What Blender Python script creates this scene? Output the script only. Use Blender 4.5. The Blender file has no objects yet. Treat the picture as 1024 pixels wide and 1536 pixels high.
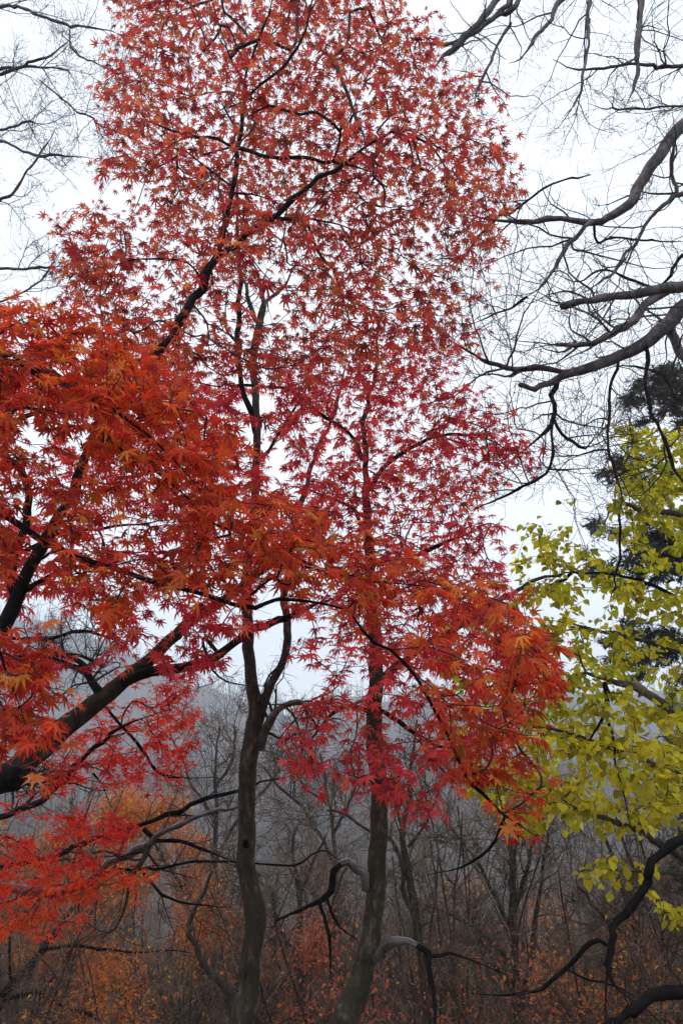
import bpy, math, random
import numpy as np
R = math.radians
scene = bpy.context.scene
COL = scene.collection
rng = np.random.default_rng(7)

# ---------------------------------------------------------------- camera
PITCH = R(20.0); FPX = 1024.0; CAMZ = 1.6
cam = bpy.data.cameras.new("camera"); camo = bpy.data.objects.new("camera", cam)
COL.objects.link(camo); camo.location = (0, 0, CAMZ); camo.rotation_euler = (R(90) + PITCH, 0, 0)
cam.sensor_fit = 'VERTICAL'; cam.sensor_height = 36; cam.sensor_width = 24; cam.lens = 24
cam.clip_start = 0.05; cam.clip_end = 3000
scene.camera = camo

# ---------------------------------------------------------------- sky, sun, exposure
SUN_EL, SUN_ROT = R(48), R(200)
w = bpy.data.worlds.new("World"); scene.world = w; w.use_nodes = True
nt = w.node_tree; nt.nodes.clear()
out = nt.nodes.new('ShaderNodeOutputWorld'); bg = nt.nodes.new('ShaderNodeBackground')
sky = nt.nodes.new('ShaderNodeTexSky'); sky.sky_type = 'NISHITA'; sky.sun_disc = False
sky.sun_elevation = SUN_EL; sky.sun_rotation = SUN_ROT; sky.air_density = 1.0; sky.dust_density = 3.0
tc = nt.nodes.new('ShaderNodeTexCoord')
cn = nt.nodes.new('ShaderNodeTexNoise'); cn.inputs['Scale'].default_value = 1.6; cn.inputs['Detail'].default_value = 3
cr = nt.nodes.new('ShaderNodeValToRGB')
cr.color_ramp.elements[0].position = 0.3; cr.color_ramp.elements[0].color = (8.8, 9.5, 10.6, 1)
cr.color_ramp.elements[1].position = 0.7; cr.color_ramp.elements[1].color = (9.8, 10.3, 11.1, 1)
mx = nt.nodes.new('ShaderNodeMix'); mx.data_type = 'RGBA'; mx.inputs[0].default_value = 0.9
nt.links.new(tc.outputs['Generated'], cn.inputs['Vector']); nt.links.new(cn.outputs['Fac'], cr.inputs[0])
nt.links.new(sky.outputs[0], mx.inputs[6]); nt.links.new(cr.outputs[0], mx.inputs[7])
nt.links.new(mx.outputs[2], bg.inputs[0]); bg.inputs[1].default_value = 0.12
nt.links.new(bg.outputs[0], out.inputs[0])
sl = bpy.data.lights.new("sun", 'SUN'); so = bpy.data.objects.new("sun", sl); COL.objects.link(so)
sl.energy = 0.5; sl.angle = R(35); sl.color = (1, .97, .93)
# light travels from the sun: sky rotation is measured clockwise from +Y
sdir = np.array([math.sin(SUN_ROT) * math.cos(SUN_EL), math.cos(SUN_ROT) * math.cos(SUN_EL), math.sin(SUN_EL)])
from mathutils import Vector
so.rotation_euler = Vector(-sdir).to_track_quat('-Z', 'Y').to_euler(); so.location = (0, 0, 60)
vs = scene.view_settings; vs.view_transform = 'Standard'; vs.look = 'None'; vs.gamma = 1; vs.use_curve_mapping = False
vs.exposure = 0.22
cy = scene.cycles
cy.max_bounces = 8; cy.diffuse_bounces = 4; cy.glossy_bounces = 2; cy.transmission_bounces = 5
cy.transparent_max_bounces = 4; cy.volume_bounces = 3; cy.use_denoising = True

# ---------------------------------------------------------------- pixel -> world helpers
CP, SP = math.cos(PITCH), math.sin(PITCH)
def ray(px, py):
    px = np.asarray(px, float); py = np.asarray(py, float)
    a = (px - 512) / FPX; b = -(py - 768) / FPX
    return np.stack([a, CP - b * SP, SP + b * CP], -1)
def P(px, py, Y):            # point on the pixel's ray at forward distance Y
    r = ray(px, py); t = np.asarray(Y, float) / r[..., 1]
    return r * t[..., None] + np.array([0, 0, CAMZ])
def depth(p):
    return p[..., 1] * CP + (p[..., 2] - CAMZ) * SP
def sstep(a, b, x):
    t = np.clip((x - a) / (b - a), 0, 1); return t * t * (3 - 2 * t)
def wav(x, y, s, seed=0):
    r = np.random.default_rng(100 + seed); v = 0
    for k in range(6):
        a = r.uniform(0, 6.28); f = r.uniform(.6, 1.7) / s; ph = r.uniform(0, 6.28)
        v = v + np.sin((x * math.cos(a) + y * math.sin(a)) * f * 6.28 + ph)
    return v / 2.5
def ground_z(x, y):
    x = np.asarray(x, float); y = np.asarray(y, float)
    near = np.where(y < 0, -.22 * np.maximum(y, -30), -.33 * y)
    near = near - 0.25 * sstep(0, 2, y)
    z = near * (1 - sstep(45, 62, y)) + (-17.5) * sstep(45, 62, y)
    mid = -17.5 + (12.0 + 2.2 * wav(x, y * 0, 120, 1)) * sstep(70, 132, y)
    z = np.where(y > 62, mid, z)
    z = z - 7 * sstep(134, 160, y) 
    rid = 29 + 42 * sstep(-40, -170, x) + 4 * wav(x, y * 0, 90, 2) + 1.5 * wav(x, y * 0, 25, 6) + 8 * sstep(100, 220, x)
    base = -13.0
    z = np.where(y > 160, base + (rid - base) * sstep(160, 400, y) , z)
    z = z - (rid + 20) * sstep(415, 560, y)
    amp = np.clip(np.abs(y) / 60, .15, 1)
    return z + amp * (.35 * wav(x, y, 9, 3)) + np.clip((y - 140) / 200, 0, 1) * 2.5 * wav(x, y, 45, 4)

# ---------------------------------------------------------------- mesh builder
class MB:
    def __init__(s): s.V = []; s.F = []; s.T = []; s.n = 0; s.q = {}
    def add(s, v, f, tint=None):
        s.V.append(np.asarray(v, float).reshape(-1, 3)); s.F.append((np.asarray(f, int) + s.n))
        m = len(s.V[-1]); s.n += m
        if tint is not None: s.T.append(np.broadcast_to(tint, (m, 3)) if np.ndim(tint) == 1 else tint)
    def tube(s, pts, rad, sides):          # queued, built in batches of equal length
        s.q.setdefault((len(pts), sides), []).append((np.asarray(pts, float), np.asarray(rad, float)))
    def flush(s):
        for (n, sides), L in s.q.items():
            p = np.stack([a for a, b in L]); r = np.stack([b for a, b in L]); M = len(L)
            t = np.gradient(p, axis=1); t /= np.linalg.norm(t, axis=2, keepdims=True) + 1e-9
            mean = t.mean(1); ref = np.zeros((M, 3)); ref[np.arange(M), np.abs(mean).argmin(1)] = 1
            u = np.cross(t, ref[:, None]); u /= np.linalg.norm(u, axis=2, keepdims=True) + 1e-9
            v = np.cross(t, u)
            a = np.arange(sides) * 2 * math.pi / sides
            ring = p[:, :, None] + r[:, :, None, None] * (u[:, :, None] * np.cos(a)[None, None, :, None] + v[:, :, None] * np.sin(a)[None, None, :, None])
            if sides >= 10:                # lumpy bark
                q = ring
                nz = np.sin(q[..., 0] * 31 + q[..., 2] * 9) * np.sin(q[..., 1] * 37 - q[..., 2] * 14 + 1) + .6 * np.sin(q[..., 2] * 43 + q[..., 0] * 60)
                ring = ring + (ring - p[:, :, None]) * (0.022 * nz)[..., None]
            V = np.concatenate([ring.reshape(M, n * sides, 3), p[:, -1:] + t[:, -1:] * r[:, -1:, None] * .5], 1)
            k = np.arange(n - 1)[:, None] * sides; j = np.arange(sides)[None]; j2 = (j + 1) % sides
            A = (k + j).ravel(); B = (k + j2).ravel(); C = (k + sides + j2).ravel(); D = (k + sides + j).ravel()
            tri = np.concatenate([np.stack([A, B, C], 1), np.stack([A, C, D], 1)])
            e = (n - 1) * sides
            cap = np.stack([e + j.ravel(), e + j2.ravel(), np.full(sides, n * sides)], 1)
            tri = np.concatenate([tri, cap])
            F = (tri[None] + (np.arange(M) * (n * sides + 1))[:, None, None]).reshape(-1, 3)
            s.add(V, F)
        s.q = {}
    def build(s, name, mat, parent=None, smooth=True, loc=None):
        s.flush()
        if not s.V: return None
        V = np.concatenate(s.V); F = np.concatenate(s.F)
        if loc is None and parent is not None: loc = np.array(parent['_loc'])
        if loc is None: loc = np.zeros(3)
        V = V - np.asarray(loc)
        me = bpy.data.meshes.new(name)
        me.vertices.add(len(V)); me.vertices.foreach_set('co', V.astype('f').ravel())
        me.loops.add(len(F) * 3); me.loops.foreach_set('vertex_index', F.astype('i').ravel())
        me.polygons.add(len(F)); me.polygons.foreach_set('loop_start', np.arange(0, len(F) * 3, 3, dtype='i'))
        me.polygons.foreach_set('use_smooth', np.full(len(F), smooth))
        me.update(calc_edges=True); me.validate()
        if s.T:
            T = np.concatenate(s.T)
            at = me.color_attributes.new('tint', 'FLOAT_COLOR', 'POINT')
            at.data.foreach_set('color', np.concatenate([T, np.ones((len(T), 1))], 1).astype('f').ravel())
        me.materials.append(mat)
        o = bpy.data.objects.new(name, me); COL.objects.link(o)
        if parent is not None: o.parent = parent
        else: o.location = loc
        return o

def root(name, label, cat, loc, group=None, kind=None):
    o = bpy.data.objects.new(name, None); COL.objects.link(o); o.location = loc; o.empty_display_size = .3
    o['label'] = label; o['category'] = cat; o['_loc'] = [float(v) for v in loc]
    if group: o['group'] = group
    if kind: o['kind'] = kind
    return o

# ---------------------------------------------------------------- materials
def srgb(r, g, b):
    f = lambda c: (c / 255 / 12.92) if c <= 10 else ((c / 255 + .055) / 1.055) ** 2.4
    return (f(r), f(g), f(b), 1)
def ramp(nt, cols):
    n = nt.nodes.new('ShaderNodeValToRGB'); e = n.color_ramp.elements
    e[0].position = cols[0][0]; e[0].color = cols[0][1]; e[1].position = cols[-1][0]; e[1].color = cols[-1][1]
    for p, c in cols[1:-1]:
        k = e.new(p); k.color = c
    return n
def bark(name, dark, mid, light, scale=18, rough=.75, moss=None, spec=.35, bump=.6):
    m = bpy.data.materials.new(name); m.use_nodes = True; nt = m.node_tree; N = nt.nodes; L = nt.links
    b = N['Principled BSDF']; g = N.new('ShaderNodeNewGeometry')
    mp = N.new('ShaderNodeMapping'); mp.inputs['Scale'].default_value = (1, 1, .45); L.new(g.outputs['Position'], mp.inputs[0])
    n1 = N.new('ShaderNodeTexNoise'); n1.inputs['Scale'].default_value = scale; n1.inputs['Detail'].default_value = 6; n1.inputs['Roughness'].default_value = .65
    L.new(mp.outputs[0], n1.inputs['Vector'])
    r = ramp(nt, [(.3, dark), (.52, mid), (.72, light)]); L.new(n1.outputs['Fac'], r.inputs[0])
    n2 = N.new('ShaderNodeTexNoise'); n2.inputs['Scale'].default_value = scale * .22; n2.inputs['Detail'].default_value = 4
    L.new(g.outputs['Position'], n2.inputs['Vector'])
    mm = N.new('ShaderNodeMix'); mm.data_type = 'RGBA'
    r2 = ramp(nt, [(.48, (0, 0, 0, 1)), (.62, (.75, .75, .75, 1))]); L.new(n2.outputs['Fac'], r2.inputs[0])
    L.new(r2.outputs[0], mm.inputs[0]); L.new(r.outputs[0], mm.inputs[6]); mm.inputs[7].default_value = moss or light
    L.new(mm.outputs[2], b.inputs['Base Color'])
    # lichen flecks
    vo = N.new('ShaderNodeTexVoronoi'); vo.inputs['Scale'].default_value = scale * 1.6; L.new(g.outputs['Position'], vo.inputs['Vector'])
    r3 = ramp(nt, [(.06, (.35, .35, .35, 1)), (.16, (0, 0, 0, 1))]); L.new(vo.outputs['Distance'], r3.inputs[0])
    m3 = N.new('ShaderNodeMix'); m3.data_type = 'RGBA'; L.new(r3.outputs[0], m3.inputs[0]); L.new(mm.outputs[2], m3.inputs[6])
    m3.inputs[7].default_value = tuple(min(1, c * 1.8) for c in light[:3]) + (1,)
    L.new(m3.outputs[2], b.inputs['Base Color'])
    bp = N.new('ShaderNodeBump'); bp.inputs['Strength'].default_value = bump; bp.inputs['Distance'].default_value = .012
    L.new(n1.outputs['Fac'], bp.inputs['Height']); L.new(bp.outputs[0], b.inputs['Normal'])
    b.inputs['Roughness'].default_value = rough; b.inputs['Specular IOR Level'].default_value = spec
    return m
def simple(name, col, rough=.8, spec=.2):
    m = bpy.data.materials.new(name); m.use_nodes = True; b = m.node_tree.nodes['Principled BSDF']
    b.inputs['Base Color'].default_value = col; b.inputs['Roughness'].default_value = rough; b.inputs['Specular IOR Level'].default_value = spec
    return m
def twigmat(name, c1, c2, rough=.7, spec=.3):
    m = simple(name, c1, rough, spec); nt = m.node_tree; N = nt.nodes; L = nt.links
    g = N.new('ShaderNodeNewGeometry'); n = N.new('ShaderNodeTexNoise'); n.inputs['Scale'].default_value = 3
    L.new(g.outputs['Position'], n.inputs['Vector']); r = ramp(nt, [(.35, c1), (.65, c2)]); L.new(n.outputs['Fac'], r.inputs[0])
    L.new(r.outputs[0], N['Principled BSDF'].inputs['Base Color']); return m
def leafmat(name, cols, trans=.5, spec=.25, rough=.5, tboost=(1.25, 1.0, 1.0)):
    """colour comes from each leaf's own hue (tint.r) and its depth of colour (tint.g)"""
    m = bpy.data.materials.new(name); m.use_nodes = True; nt = m.node_tree; N = nt.nodes; L = nt.links
    b = N['Principled BSDF']; o = N['Material Output']
    at = N.new('ShaderNodeAttribute'); at.attribute_name = 'tint'
    sp = N.new('ShaderNodeSeparateColor'); L.new(at.outputs['Color'], sp.inputs[0])
    r = ramp(nt, cols); L.new(sp.outputs[0], r.inputs[0])
    g = N.new('ShaderNodeNewGeometry'); nz = N.new('ShaderNodeTexNoise'); nz.inputs['Scale'].default_value = 70; L.new(g.outputs['Position'], nz.inputs['Vector'])
    ma = N.new('ShaderNodeMath'); ma.operation = 'MULTIPLY_ADD'; L.new(nz.outputs['Fac'], ma.inputs[0]); ma.inputs[1].default_value = .7; ma.inputs[2].default_value = .65
    mul = N.new('ShaderNodeMath'); mul.operation = 'MULTIPLY'; L.new(ma.outputs[0], mul.inputs[0]); L.new(sp.outputs[1], mul.inputs[1])
    vm = N.new('ShaderNodeVectorMath'); vm.operation = 'SCALE'; L.new(r.outputs[0], vm.inputs[0]); L.new(mul.outputs[0], vm.inputs['Scale'])
    L.new(vm.outputs[0], b.inputs['Base Color'])
    b.inputs['Roughness'].default_value = rough; b.inputs['Specular IOR Level'].default_value = spec
    t = N.new('ShaderNodeBsdfTranslucent')
    v2 = N.new('ShaderNodeVectorMath'); v2.operation = 'MULTIPLY'; L.new(vm.outputs[0], v2.inputs[0]); v2.inputs[1].default_value = tboost
    L.new(v2.outputs[0], t.inputs[0])
    ms = N.new('ShaderNodeMixShader'); ms.inputs[0].default_value = trans
    L.new(b.outputs[0], ms.inputs[1]); L.new(t.outputs[0], ms.inputs[2]); L.new(ms.outputs[0], o.inputs[0])
    return m

c4 = lambda r, g, b: (r, g, b, 1)
M_trunk = bark('bark_grey_brown', c4(.014, .010, .006), c4(.048, .038, .025), c4(.17, .15, .115), 26, .8, c4(.035, .033, .018), .3, 1.0)
M_mossy = bark('bark_mossy', c4(.012, .011, .008), c4(.036, .032, .022), c4(.09, .085, .065), 20, .85, c4(.034, .042, .016), .2, .9)
M_dark = bark('bark_dark_wet', c4(.003, .002, .002), c4(.006, .005, .005), c4(.015, .012, .012), 25, .6, None, .04)
M_sheen = bark('bark_wet_painted_sheen', c4(.012, .010, .010), c4(.035, .030, .029), c4(.22, .20, .20), 22, .28, None, .9)  # wet glossy bark; pale tone paints the sheen of branch tops into its colour
M_thick = bark('bark_thicket', c4(.012, .008, .005), c4(.042, .029, .019), c4(.11, .08, .055), 12, .85)
M_bare = bark('bark_bare_grey', c4(.018, .015, .018), c4(.055, .047, .052), c4(.17, .15, .155), 24, .75, None, .35, 1.0)
M_cut = simple('cut_wood', c4(.22, .15, .09))
M_twred = twigmat('twig_maple', c4(.02, .014, .014), c4(.05, .03, .028))
M_twbare = twigmat('twig_bare', c4(.03, .023, .028), c4(.065, .048, .052))
M_twfar = twigmat('twig_far', c4(.026, .016, .011), c4(.22, .15, .10))
M_wood = twigmat('twig_woods', c4(.06, .038, .028), c4(.17, .12, .09))
M_twyel = twigmat('twig_yellow', c4(.04, .035, .02), c4(.08, .07, .045))

L_up = leafmat('leaf_russet_red', [(0, c4(.48, .035, .055)), (.3, c4(.70, .085, .075)), (.65, c4(.78, .16, .075)), (1, c4(.78, .28, .08))], trans=.6, tboost=(1.1, 1, 1))
L_crim = leafmat('leaf_crimson', [(0, c4(.68, .035, .075)), (.4, c4(.86, .075, .11)), (.75, c4(.88, .14, .09)), (1, c4(.86, .25, .08))], trans=.6, tboost=(1.08, 1, 1))
L_near = leafmat('leaf_orange_red', [(0, c4(.46, .022, .022)), (.35, c4(.64, .072, .032)), (.7, c4(.70, .14, .034)), (1, c4(.72, .33, .05))], trans=.52)
L_low = leafmat('leaf_vivid_orange', [(0, c4(.66, .02, .03)), (.4, c4(.80, .08, .03)), (.8, c4(.80, .18, .04)), (1, c4(.75, .35, .05))])
L_yel = leafmat('leaf_yellow_green', [(0, c4(.40, .42, .02)), (.45, c4(.70, .62, .028)), (.85, c4(.88, .76, .05)), (1, c4(.88, .84, .3))], trans=.68, spec=.3, tboost=(1.1, 1.08, 1))
L_ever = leafmat('leaf_evergreen', [(0, c4(.03, .045, .03)), (.6, c4(.06, .08, .055)), (1, c4(.11, .12, .09))], trans=.2)
L_rus = leafmat('leaf_dry_orange', [(0, c4(.42, .10, .05)), (.4, c4(.62, .19, .06)), (.8, c4(.72, .32, .05)), (1, c4(.72, .46, .06))])
L_far = leafmat('leaf_rust_pink', [(0, c4(.40, .08, .06)), (.5, c4(.58, .17, .09)), (1, c4(.66, .29, .10))])

# ---------------------------------------------------------------- leaf shapes (base at origin, tip along +y)
def tmpl_maple(full=True, serr=False):
    ang = np.radians([-122, -78, -38, 0, 38, 78, 122]); ln = [.42, .74, .93, 1.0, .93, .74, .42]
    if not full: ang = np.radians([-112, -58, 0, 58, 112]); ln = [.5, .85, 1.0, .85, .5]
    V = [(0, 0, 0)]; F = []; n = len(ang)
    na = [ang[0] - .35] + [(ang[i] + ang[i + 1]) / 2 for i in range(n - 1)] + [ang[-1] + .35]
    nr = [.10] + [.25 if 0 < i < n - 2 else .20 for i in range(n - 1)] + [.10]
    ni = []
    for a, r in zip(na, nr):
        V.append((r * math.sin(a), r * math.cos(a), 0)); ni.append(len(V) - 1)
    for i, (a, l) in enumerate(zip(ang, ln)):
        d = np.array([math.sin(a), math.cos(a)]); s = np.array([d[1], -d[0]])
        def pt(t, wd): q = d * t + s * wd; return (q[0], q[1], -.16 * (q @ q) - (.035 if wd == 0 else 0))
        k = len(V); W = .092 * (.6 + .4 * l)
        V += [pt(.52 * l, 0), pt(.50 * l, -W), pt(l, 0), pt(.50 * l, W)]
        m, wl, tp, wr = k, k + 1, k + 2, k + 3; nl, nrr = ni[i], ni[i + 1]
        F += [(0, nl, m), (nl, wl, m), (wl, tp, m), (tp, wr, m), (wr, nrr, m), (nrr, 0, m)]
    k = len(V)                                        # petiole
    V += [(-.010, 0, 0), (.010, 0, 0), (0, 0, -.018), (-.010, -.5, .06), (.010, -.5, .06), (0, -.5, .045)]
    F += [(k, k + 1, k + 4), (k, k + 4, k + 3), (k + 1, k + 2, k + 5), (k + 1, k + 5, k + 4), (k + 2, k, k + 3), (k + 2, k + 3, k + 5)]
    return np.array(V) * np.array([.62, .62, .62]), np.array(F)
def tmpl_heart():
    pr = [(.0, 0), (.16, -.09), (.34, -.06), (.47, .12), (.48, .34), (.36, .58), (.18, .80), (0, 1.02)]
    V = [(0, y, 0) for y in (0, .34, .66, 1.02)]; F = []
    for s in (-1, 1):
        k = len(V)
        V += [(s * x, y, .045 * x - .12 * y * y) for x, y in pr[1:-1]]
        for v in range(4): pass
        a = [k + i for i in range(6)]
        F += [(0, a[0], 1), (a[0], a[1], 1), (a[1], a[2], 1), (a[2], a[3], 1), (a[3], 2, 1), (a[3], a[4], 2), (a[4], a[5], 2), (a[5], 3, 2)]
    V = np.array(V); V[:4, 2] = -.12 * V[:4, 1] ** 2
    k = len(V)
    V = np.concatenate([V, [(-.012, 0, 0), (.012, 0, 0), (0, 0, -.02), (0, -.45, .05)]])
    F += [(k, k + 1, k + 3), (k + 1, k + 2, k + 3), (k + 2, k, k + 3)]
    return V, np.array(F)
def tmpl_small():
    V = [(0, 0, 0), (-.28, .42, .06), (0, .45, 0), (.28, .42, .06), (0, 1, -.12)]
    return np.array(V), np.array([(0, 1, 2), (0, 2, 3), (1, 4, 2), (2, 4, 3)])
def tmpl_needle():
    V = []; F = []
    for i, a in enumerate(np.radians([-75, -45, -15, 20, 50, 80])):
        k = len(V); d = np.array([math.sin(a), math.cos(a)]); y = .12 * i
        V += [(-.0 + d[1] * .07, y - d[0] * .07, 0), (-d[1] * .07, y + d[0] * .07, 0), (d[0] * .6, y + d[1] * .6, .05 * (-1) ** i)]
        F += [(k, k + 1, k + 2)]
    return np.array(V), np.array(F)
T_MAPLE, T_MAPLE5, T_HEART, T_SMALL, T_NEEDLE = tmpl_maple(), tmpl_maple(False), tmpl_heart(), tmpl_small(), tmpl_needle()
def nrmz(v): return v / (np.linalg.norm(v, axis=-1, keepdims=True) + 1e-9)
def put_leaves(mb, T, pos, yd, up, size, curl, tint):
    V, F = T; n = len(pos)
    if n == 0: return
    y = nrmz(yd); x = nrmz(np.cross(y, up)); z = np.cross(x, y)
    s = size[:, None, None]; cz = curl[:, None, None]
    W = pos[:, None] + s * (V[None, :, 0:1] * x[:, None] + V[None, :, 1:2] * y[:, None] + cz * V[None, :, 2:3] * z[:, None])
    FF = F[None] + (np.arange(n) * len(V))[:, None, None]
    mb.add(W.reshape(-1, 3), FF.reshape(-1, 3), np.repeat(tint, len(V), 0))

# ---------------------------------------------------------------- curves and growth
def crom(pts, step):
    p = np.asarray(pts, float)
    if len(p) == 2: p = np.array([p[0], (p[0] + p[1]) / 2, p[1]])
    q = np.concatenate([2 * p[:1] - p[1:2], p, 2 * p[-1:] - p[-2:-1]]); o = []
    for i in range(1, len(q) - 2):
        n = max(2, int(np.linalg.norm(q[i + 1, :3] - q[i, :3]) / step)); t = np.arange(n)[:, None] / n
        a, b, c, d = q[i - 1], q[i], q[i + 1], q[i + 2]
        o.append(.5 * (2 * b + (c - a) * t + (2 * a - 5 * b + 4 * c - d) * t * t + (3 * b - a - 3 * c + d) * t ** 3))
    o.append(p[-1:]); return np.concatenate(o)
def inpoly(poly, x, y):
    x = np.asarray(x); y = np.asarray(y); r = np.zeros(x.shape, bool); n = len(poly)
    for i in range(n):
        x1, y1 = poly[i]; x2, y2 = poly[(i + 1) % n]
        c = ((y1 > y) != (y2 > y)) & (x < (x2 - x1) * (y - y1) / ((y2 - y1) or 1e-9) + x1); r ^= c
    return r
def sample(poly, n, Yf, holes=(), clump=.45, cs=(70, 38), seed=1, sep=0):
    """n points inside a traced crown outline at their own distances; Yf(px,py,u)->Y"""
    r = np.random.default_rng(seed); a = np.array(poly); lo, hi = a.min(0), a.max(0); X = []; Yp = []; c = 0
    while c < n * (6 if sep else 1):
        x = r.uniform(lo[0], hi[0], 4000); y = r.uniform(lo[1], hi[1], 4000)
        k = inpoly(poly, x + 24 * wav(x / 40, y / 40, 1, seed + 1), y + 24 * wav(x / 40, y / 40, 1, seed + 2))
        v = .5 + .5 * np.clip(wav(x / cs[0], y / cs[1], 1.6, seed), -1, 1)
        k &= r.uniform(size=4000) < (1 - clump) + clump * v * 1.3
        for hx, hy, hr, keep in holes:
            k &= (((x - hx) ** 2 + (y - hy) ** 2) > hr * hr) | (r.uniform(size=4000) < keep)
        X.append(x[k]); Yp.append(y[k]); c += k.sum()
    x = np.concatenate(X); y = np.concatenate(Yp)
    if sep:
        keep = []; g = {}; cs_ = sep
        for i in range(min(len(x), n * 6)):
            a, b = int(x[i] // cs_), int(y[i] // cs_)
            if any((x[i] - x[j]) ** 2 + (y[i] - y[j]) ** 2 < cs_ * cs_ for da in (-1, 0, 1) for db in (-1, 0, 1) for j in g.get((a + da, b + db), ())): continue
            g.setdefault((a, b), []).append(i); keep.append(i)
            if len(keep) >= n: break
        x = x[keep]; y = y[keep]
    x = x[:n]; y = y[:n]; n = len(x)
    return P(x, y, Yf(x, y, r.uniform(size=n)))

class Tree:
    def __init__(s, name, label, cat, loc, group=None):
        s.loc = np.array(loc, float); s.root = root(name, label, cat, loc, group)
        s.pos = []; s.dir = []; s.rad = []; s.chains = []; s.twigs = MB(); s.bare = []
    def trace(s, part, poly, Y0, Y1=None, mat=None, sides=14, rmul=1.0, label=None, step=.05, down=False, grow=True, wob=.25):
        """a limb drawn through photo pixels (px, py, width px) at a distance running Y0..Y1"""
        if Y1 is None: Y1 = Y0
        a = np.array(poly, float)
        L = np.concatenate([[0], np.cumsum(np.hypot(*np.diff(a[:, :2], axis=0).T))]); L /= L[-1]
        p = P(a[:, 0], a[:, 1], Y0 + (Y1 - Y0) * L); r = a[:, 2] / 2 / FPX * depth(p) * rmul
        return s.world(part, p, r, mat, sides, label, step, down, grow, wob)
    def world(s, part, p, r, mat, sides=14, label=None, step=.05, down=False, grow=True, wob=.25):
        q = np.concatenate([np.asarray(p, float), np.asarray(r, float)[:, None]], 1)
        if down:
            b = q[0].copy(); g = float(ground_z(b[0], b[1]))
            m = b.copy(); m[2] = (b[2] + g) / 2; m[3] *= 1.06; b[2] = g - .15; b[3] *= 1.45
            m2 = m.copy(); m2[2] = g + .12; m2[3] *= 1.1
            q = np.concatenate([[b], [m2], [m], q]) if m[2] - g > .2 else np.concatenate([[b], q])
        c = crom(q, step); rr = c[:, 3]; pts = c[:, :3].copy()
        n = len(pts); k = np.random.default_rng(n).uniform(0, 6, 6); t = np.arange(n) * step
        off = np.stack([np.sin(t * 9 + k[0]) + .6 * np.sin(t * 23 + k[1]), np.sin(t * 8 + k[2]) + .6 * np.sin(t * 21 + k[3]), .5 * np.sin(t * 11 + k[4])], 1)
        env = np.minimum(1, np.minimum(t, t[::-1]) / .1)[:, None]
        k2 = np.random.default_rng(n + 5).normal(0, 1, (n, 3)); k2 = k2 + .5 * np.roll(k2, 1, 0)
        k3 = np.random.default_rng(n + 9).normal(0, 1, n)
        pts += (off * (rr[:, None] * wob * .6 + np.where(rr < .03, .0035, .001)[:, None]) + k2 * np.where(rr < .03, np.minimum(.004, .22 * rr), .001)[:, None]) * env
        rk = np.random.default_rng(n + 13); kn = max(2, int(n * step / .11)); ks = np.sort(rk.uniform(0, n - 1, kn)); ks[0] = 0; ks[-1] = n - 1
        kv = rk.normal(0, 1, (kn, 3)); kz = np.stack([np.interp(np.arange(n), ks, kv[:, q]) for q in range(3)], 1)
        pts += kz * np.where(rr < .03, np.minimum(.011, .9 * rr + .002), .12 * rr if sides < 20 else .004)[:, None] * env
        if step < .1: rr = rr * (1 + .22 * np.exp(-((np.arange(n)[:, None] - ks[None, 1:-1]) ** 2).min(1) / .8) * (rr < .03)) if kn > 2 else rr
        rr = rr * (1 + np.where(rr < .03, .05, .012) * k3)
        if rr[-1] < .012: rr[-8:] *= np.linspace(1, .35, 8)[-len(rr[-8:]):]
        mb = MB(); mb.tube(pts, np.maximum(rr, .0012), sides)
        o = mb.build(part, mat, s.root)
        if label: o['label'] = label
        if grow: s.register(pts, rr)
        s.bare.append((pts, rr)); return pts, rr, o
    def register(s, pts, rr):
        d = nrmz(np.gradient(pts, axis=0)); s.pos.append(pts); s.dir.append(d); s.rad.append(rr)
    def grow(s, targets, step=.05, rt=.0013, ang=.7, wob=.05, sides=4, outw=.35, rexp=.42):
        P0 = np.concatenate(s.pos); D0 = np.concatenate(s.dir); R0 = np.concatenate(s.rad); n0 = len(P0)
        cap = n0 + len(targets) * 40
        Pn = np.zeros((cap, 3)); Dn = np.zeros((cap, 3)); Pn[:n0] = P0; Dn[:n0] = D0; n = n0
        par = np.full(cap, -1); Rn = np.zeros(cap); Rn[:n0] = R0
        dm = np.min([np.linalg.norm(targets[:, None] - P0[None, ::6], axis=2).min(1)], 0); order = np.argsort(dm)
        chains = []; r = np.random.default_rng(3)
        for i in order:
            t = targets[i]; v = t - Pn[:n]; d = np.linalg.norm(v, axis=1) + 1e-6
            cost = d * (1 + ang * (1 - (v * Dn[:n]).sum(1) / d)); j = int(cost.argmin())
            if d[j] < step * .8: continue
            k = int(min(38, max(3, round(d[j] / step)))); tt = np.linspace(0, 1, k + 1)[:, None]
            a = Pn[j]; dd = nrmz(Dn[j] * outw + v[j] / d[j]); b = a + dd * d[j] * .45; sag = np.array([0, 0, -.0]) 
            c = (1 - tt) ** 2 * a + 2 * tt * (1 - tt) * b + tt ** 2 * t
            nz = r.normal(0, 1, (k + 1, 3)); nz = np.cumsum(nz, 0) - tt * np.cumsum(nz, 0)[-1]
            c += nz * wob * step * 1.2 * (tt * (1 - tt) * 4)
            m = k; Pn[n:n + m] = c[1:]; dr = nrmz(np.gradient(c, axis=0)); Dn[n:n + m] = dr[1:]
            par[n] = j; par[n + 1:n + m] = np.arange(n, n + m - 1); chains.append((j, n, m)); n += m
        cnt = np.zeros(n)
        for j, st, m in chains: cnt[st + m - 1] += 1
        for q in range(n - 1, n0 - 1, -1):
            if par[q] >= n0: cnt[par[q]] += cnt[q]
        rad = rt * np.maximum(cnt, 1) ** rexp
        Rn[n0:n] = rad[n0:n]
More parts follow.
